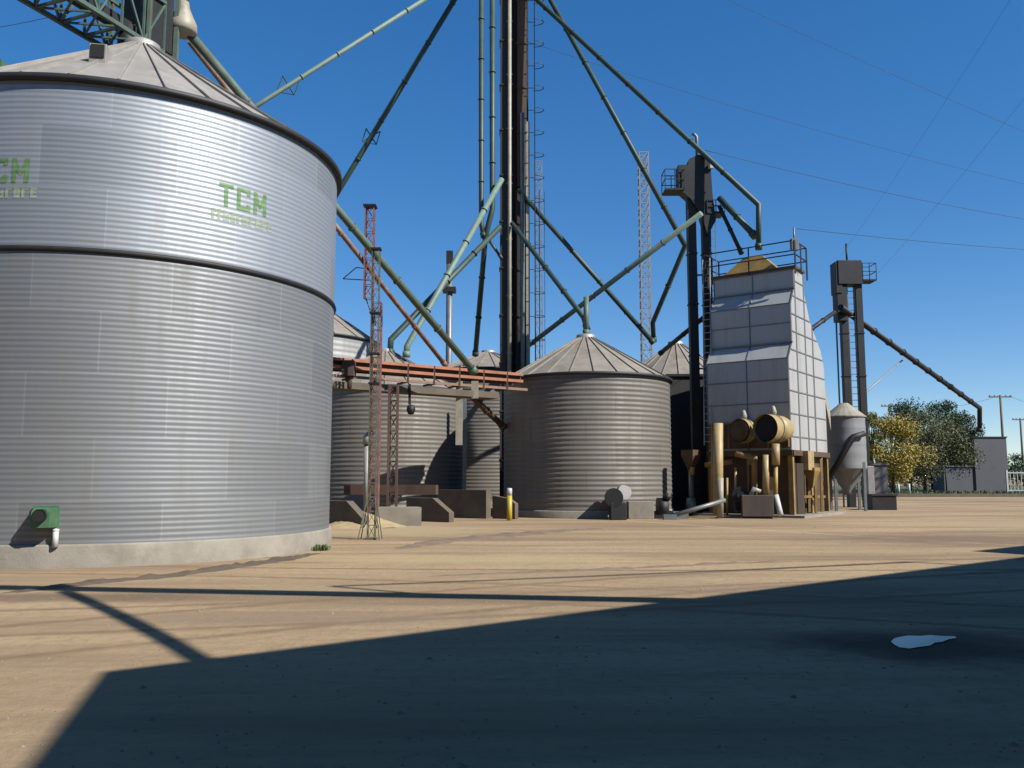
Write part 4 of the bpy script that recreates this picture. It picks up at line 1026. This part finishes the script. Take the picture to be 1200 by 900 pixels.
for i in range(9000):
    x = rr.uniform(36, 92); y = rr.uniform(106, 116); z = .2+(2.6+1.2*math.sin(x*.5)+.8*math.sin(x*1.7))*rr.random()**.7; s_ = rr.uniform(.08, .24)
    c = Vector((x, y, z)); u = Vector((rr.gauss(0, 1), rr.gauss(0, 1), rr.gauss(0, 1))).normalized(); v = u.cross(Vector((rr.gauss(0, 1), rr.gauss(0, 1), rr.gauss(0, 1)))).normalized()
    b.add([c-u*s_, c+v*s_*.6, c+u*s_, c-v*s_*.6], [(0, 1, 2, 3)])
tag(b.build('far_thicket', lf_g), 'low dark thicket closing the gaps behind the trees', 'thicket', kind='stuff')
a, c_ = P(1141, 513, 84), P(1179, 513, 84)
root = empty('utility_block', ((a.x+c_.x)/2, 85.5, .2), 'tall windowless grey block building at the right', 'building')
b = MB(); b.box(((a.x+c_.x)/2, 85.5, a.z/2), (c_.x-a.x, 3, a.z)); b.build('wall', M['grey'], root); b = MB(); b.box(((a.x+c_.x)/2, 85.5, a.z+.06), (c_.x-a.x+.16, 3.16, .12)); b.build('parapet', M['dark'], root)
a, c_ = P(1106, 547, 83), P(1140, 547, 83)
root = empty('low_block', ((a.x+c_.x)/2, 84, .2), 'low grey block between trees and the tall grey block', 'building')
b = MB(); b.box(((a.x+c_.x)/2, 84.2, a.z/2), (c_.x-a.x-.05, 2.2, a.z)); b.build('wall', M['grey'], root)
b = MB(); b.box(((a.x+c_.x)/2, 84.2, a.z+.05), (c_.x-a.x+.1, 2.4, .1)); b.build('roof', M['greymetal'], root)
x = a.x-.1; b = MB(); b.tube([(x, 82.5, .2), (x, 82.5, 2.6)], .07, 8); b.lathe((x, 82.5, 2.6), [(.0, -.02), (.14, 0), (.12, .2), (0, .25)], 10); tag(b.build('post_lamp', M['dark']), 'dark post with a pale cap left of the low grey block', 'post')
a = P(1179, 551, 82)
root = empty('fence', (a.x, 82, .2), 'white railing fence at the right edge', 'fence')
b = MB()
for zz in (.4, a.z-.25): b.bar((a.x, 82, zz), (a.x+14, 82, zz), .1)
for k in range(40): b.bar((a.x+k*.35, 82, .25), (a.x+k*.35, 82, a.z-.1), .05)
b.build('rails', M['white'], root)
for k in range(6):
    b = MB(); b.box((a.x+k*2.6, 81.95, a.z/2), (.16, .16, a.z)); b.build('post', M['white'], root)
for px in (1053.5, 1066):
    q = G(px, 583); b = MB(); x = P(px, 583, 74).x; b.tube([(x, 74, .15), (x, 74, 1.1)], .09, 10); tag(b.build('marker_post', M['white']), 'left of two short white posts on the verge before the yellow tree' if px < 1060 else 'right of two short white posts on the verge before the yellow tree', 'post', 'white posts on the verge')
def pole(px, ytop, Y, arm, label):
    t_ = P(px, ytop, Y); root = empty('utility_pole', (t_.x, Y, 0), label, 'utility pole', 'utility poles beyond the yard')
    b = MB(); b.tube([(t_.x, Y, -.2), (t_.x, Y, t_.z)], [.2, .14], 10); b.build('shaft', M['wood'], root)
    b = MB(); b.box((t_.x, Y, t_.z-.25), (arm, .14, .16))
    b.build('crossarm', M['wood'], root)
    for s_ in (-.9, -.5, .5, .9):
        b = MB(); b.lathe((t_.x+s_*arm/2, Y, t_.z-.17), [(.05, 0), (.09, .08), (.06, .2), (0, .24)], 10); b.build('insulator', M['greymetal'], root)
    return t_
p1 = pole(1172, 463, 118, 3.2, 'utility pole rising behind the tall grey block'); p2 = pole(1042, 474, 125, 2.4, 'utility pole rising behind the yellow tree'); p3 = pole(1195.5, 490, 140, 2.6, 'utility pole at the right edge behind the white fence')
def wire(a, c, sag, label, r=.018, grp='overhead wires'):
    a, c = Vector(a), Vector(c); b = MB(); pts = [a.lerp(c, k/24)-Vector((0, 0, sag*4*(k/24)*(1-k/24))) for k in range(25)]
    b.tube(pts, r if r > .04 else r*.62, 6); return tag(b.build('overhead_wire', M['black']), label, 'wire', grp)
# pylon past the right edge carries the yard's wires
PX, PY = P(1290, 300, 55).x, 55
root = empty('lattice_pylon', (PX, PY, 0), 'steel lattice pylon standing beyond the right edge, carrying the wires', 'pylon')
b = MB(); lattice(b, (PX, PY, 0), (PX, PY, 24), .9, 1.1, .05); b.build('lattice', M['mast'], root)
b = MB(); 
for z in (P(1290, 186, PY).z, P(1290, 232, PY).z, P(1290, 268, PY).z, P(1290, 297, PY).z): b.box((PX, PY, z), (2.2, .15, .15))
b.build('crossarms', M['mast'], root)
wire(P(1290, 192, 55), P(615, -112, T), .3, 'topmost overhead wire crossing the upper right sky', .015)
wire(P(1290, 236, 55), P(615, 48, T), .5, 'second overhead wire from the top, ending at the tall tower', .015)
wire(P(1290, 270, 55), P(826, 176, 39), .35, 'overhead wire reaching the head of the near elevator', .018)
wire(P(1290, 297, 55), P(934, 268, 36), .15, 'lowest overhead wire reaching the dryer railing', .018)
wire(p2, p1, 1.1, 'sagging wire between the two far utility poles', .03)
wire(P(-60, 40, 40), P(150, -4, 30), .2, 'wire at the upper left corner beside the conveyor bridge', .02)
wire(p1+Vector((1.2, 0, -.1)), P(1250, 485, 118), .2, 'wire from the pole behind the grey block to the right', .03)
for (a, c, lab) in ((P(1190, -10, 60), P(985, 300, 110), 'faint steep wire crossing the right sky, left one'), (P(1260, 40, 60), P(1020, 330, 110), 'faint steep wire crossing the right sky, right one')):
    wire(a, c, .4, lab, .014)

# ------------------------------------------------------------------ behind the camera: warehouse shading the yard, block added to cut sky fill
tip = Vector((-3.4, 7.3, 0)); HE = 8.0; ct = 1/math.tan(SEL)
K = tip+SAZ*(HE*ct); av = Vector((.8, .6, 0)); bv = Vector((.6, -.8, 0)); WL = 6.0; RISE = .4326*WL; LEN = 60
root = empty('warehouse', K, 'grey gabled grain warehouse behind the viewer that shades the foreground', 'warehouse')
back = empty('sky_fill_blocker', (-14, -22, 0), 'large grey block added behind the viewer to cut sky fill, outside the view', 'sky fill blocker')  # unseen block added to lower sky light on yard and silos
b = MB(); b.box((-14, -24, 7), (38, 22, 14)); b.build('walls', M['shed'], back)
b = MB(); b.box((-14, -24, 14.15), (39, 23, .3)); b.build('roof', M['roof_old'], back)
def gable(b, o_, L, Wd, he, rise):
    p = [o_, o_+bv*Wd, o_+bv*2*Wd]
    q = [x+av*L for x in p]
    z = lambda v, h: Vector((v.x, v.y, h))
    vv = [z(p[0], -.1), z(p[2], -.1), z(p[2], he), z(p[1], he+rise), z(p[0], he), z(q[0], -.1), z(q[2], -.1), z(q[2], he), z(q[1], he+rise), z(q[0], he)]
    b.add(vv, [(0, 1, 2, 3, 4), (9, 8, 7, 6, 5), (0, 4, 9, 5), (1, 6, 7, 2), (4, 3, 8, 9), (3, 2, 7, 8)])
b = MB(); gable(b, K, LEN, WL, HE, RISE); o = b.build('walls_and_roof', M['shed'], root); bm = bmesh.new(); bm.from_mesh(o.data); bmesh.ops.recalc_face_normals(bm, faces=bm.faces); bm.to_mesh(o.data); bm.free()
b = MB(); q = K+av*17.8-bv*1.3
pl = [q, q+av*40, q+av*40+bv*1.29, q+bv*1.29]; b.prism([(p.x, p.y) for p in pl], -.1, HE-.02); b.build('lean_to', M['shed'], root)
# overhead conveyor from the warehouse across the yard
off = SAZ*(8.5*ct); c0 = Vector((-17, 14.1, 0))+off; c1 = Vector((3.6, 11.25, 0))+off
root = empty('overhead_conveyor', c1, 'overhead conveyor from the warehouse, above the view, shading the dirt', 'conveyor')
b = MB(); b.bar(c0+Vector((0, 0, 8.5)), c1+Vector((0, 0, 8.5)), .34, .34); b.build('casing', M['greymetal'], root)
b = MB(); p = c0+(c1-c0)*.03; b.box((p.x, p.y, 4.2), (.3, .3, 8.4)); b.build('support_post', M['greymetal'], root)
pm_ = c1.lerp(c0, .22); b = MB(); b.tube([(pm_.x, pm_.y, 8.6), (pm_.x, pm_.y, 10.2)], .05, 8); b.build('cable_post', M['greymetal'], root)
s0 = Vector((-6.3, 12.3, 0))+off+Vector((0, 0, 8.5)); s1 = Vector((-2.75, 7.75, 0))+SAZ*(8.7*ct)+Vector((0, 0, 8.7))
b = MB(); pts = [s0.lerp(s1, k/12)-Vector((0, 0, .16*4*(k/12)*(1-k/12))) for k in range(13)]; b.tube(pts, .11, 10); tag(b.build('transfer_hose', M['black']), 'sagging transfer hose between warehouse roof and overhead conveyor, above the view', 'hose')
off = SAZ*(10*ct)
a = Vector((pm_.x, pm_.y, 10.2)); c = Vector((7.6, 16.55, 0))+off+Vector((0, 0, 10))
wire(a, c, .1, 'thick cable between warehouse and overhead conveyor, above the view', .05, 'yard cables')
b = MB(); b.tube([(c.x, c.y, 8.0), (c.x, c.y, 10.1)], .06, 8); b.build('cable_mast', M['greymetal'], bpy.data.objects['warehouse'])
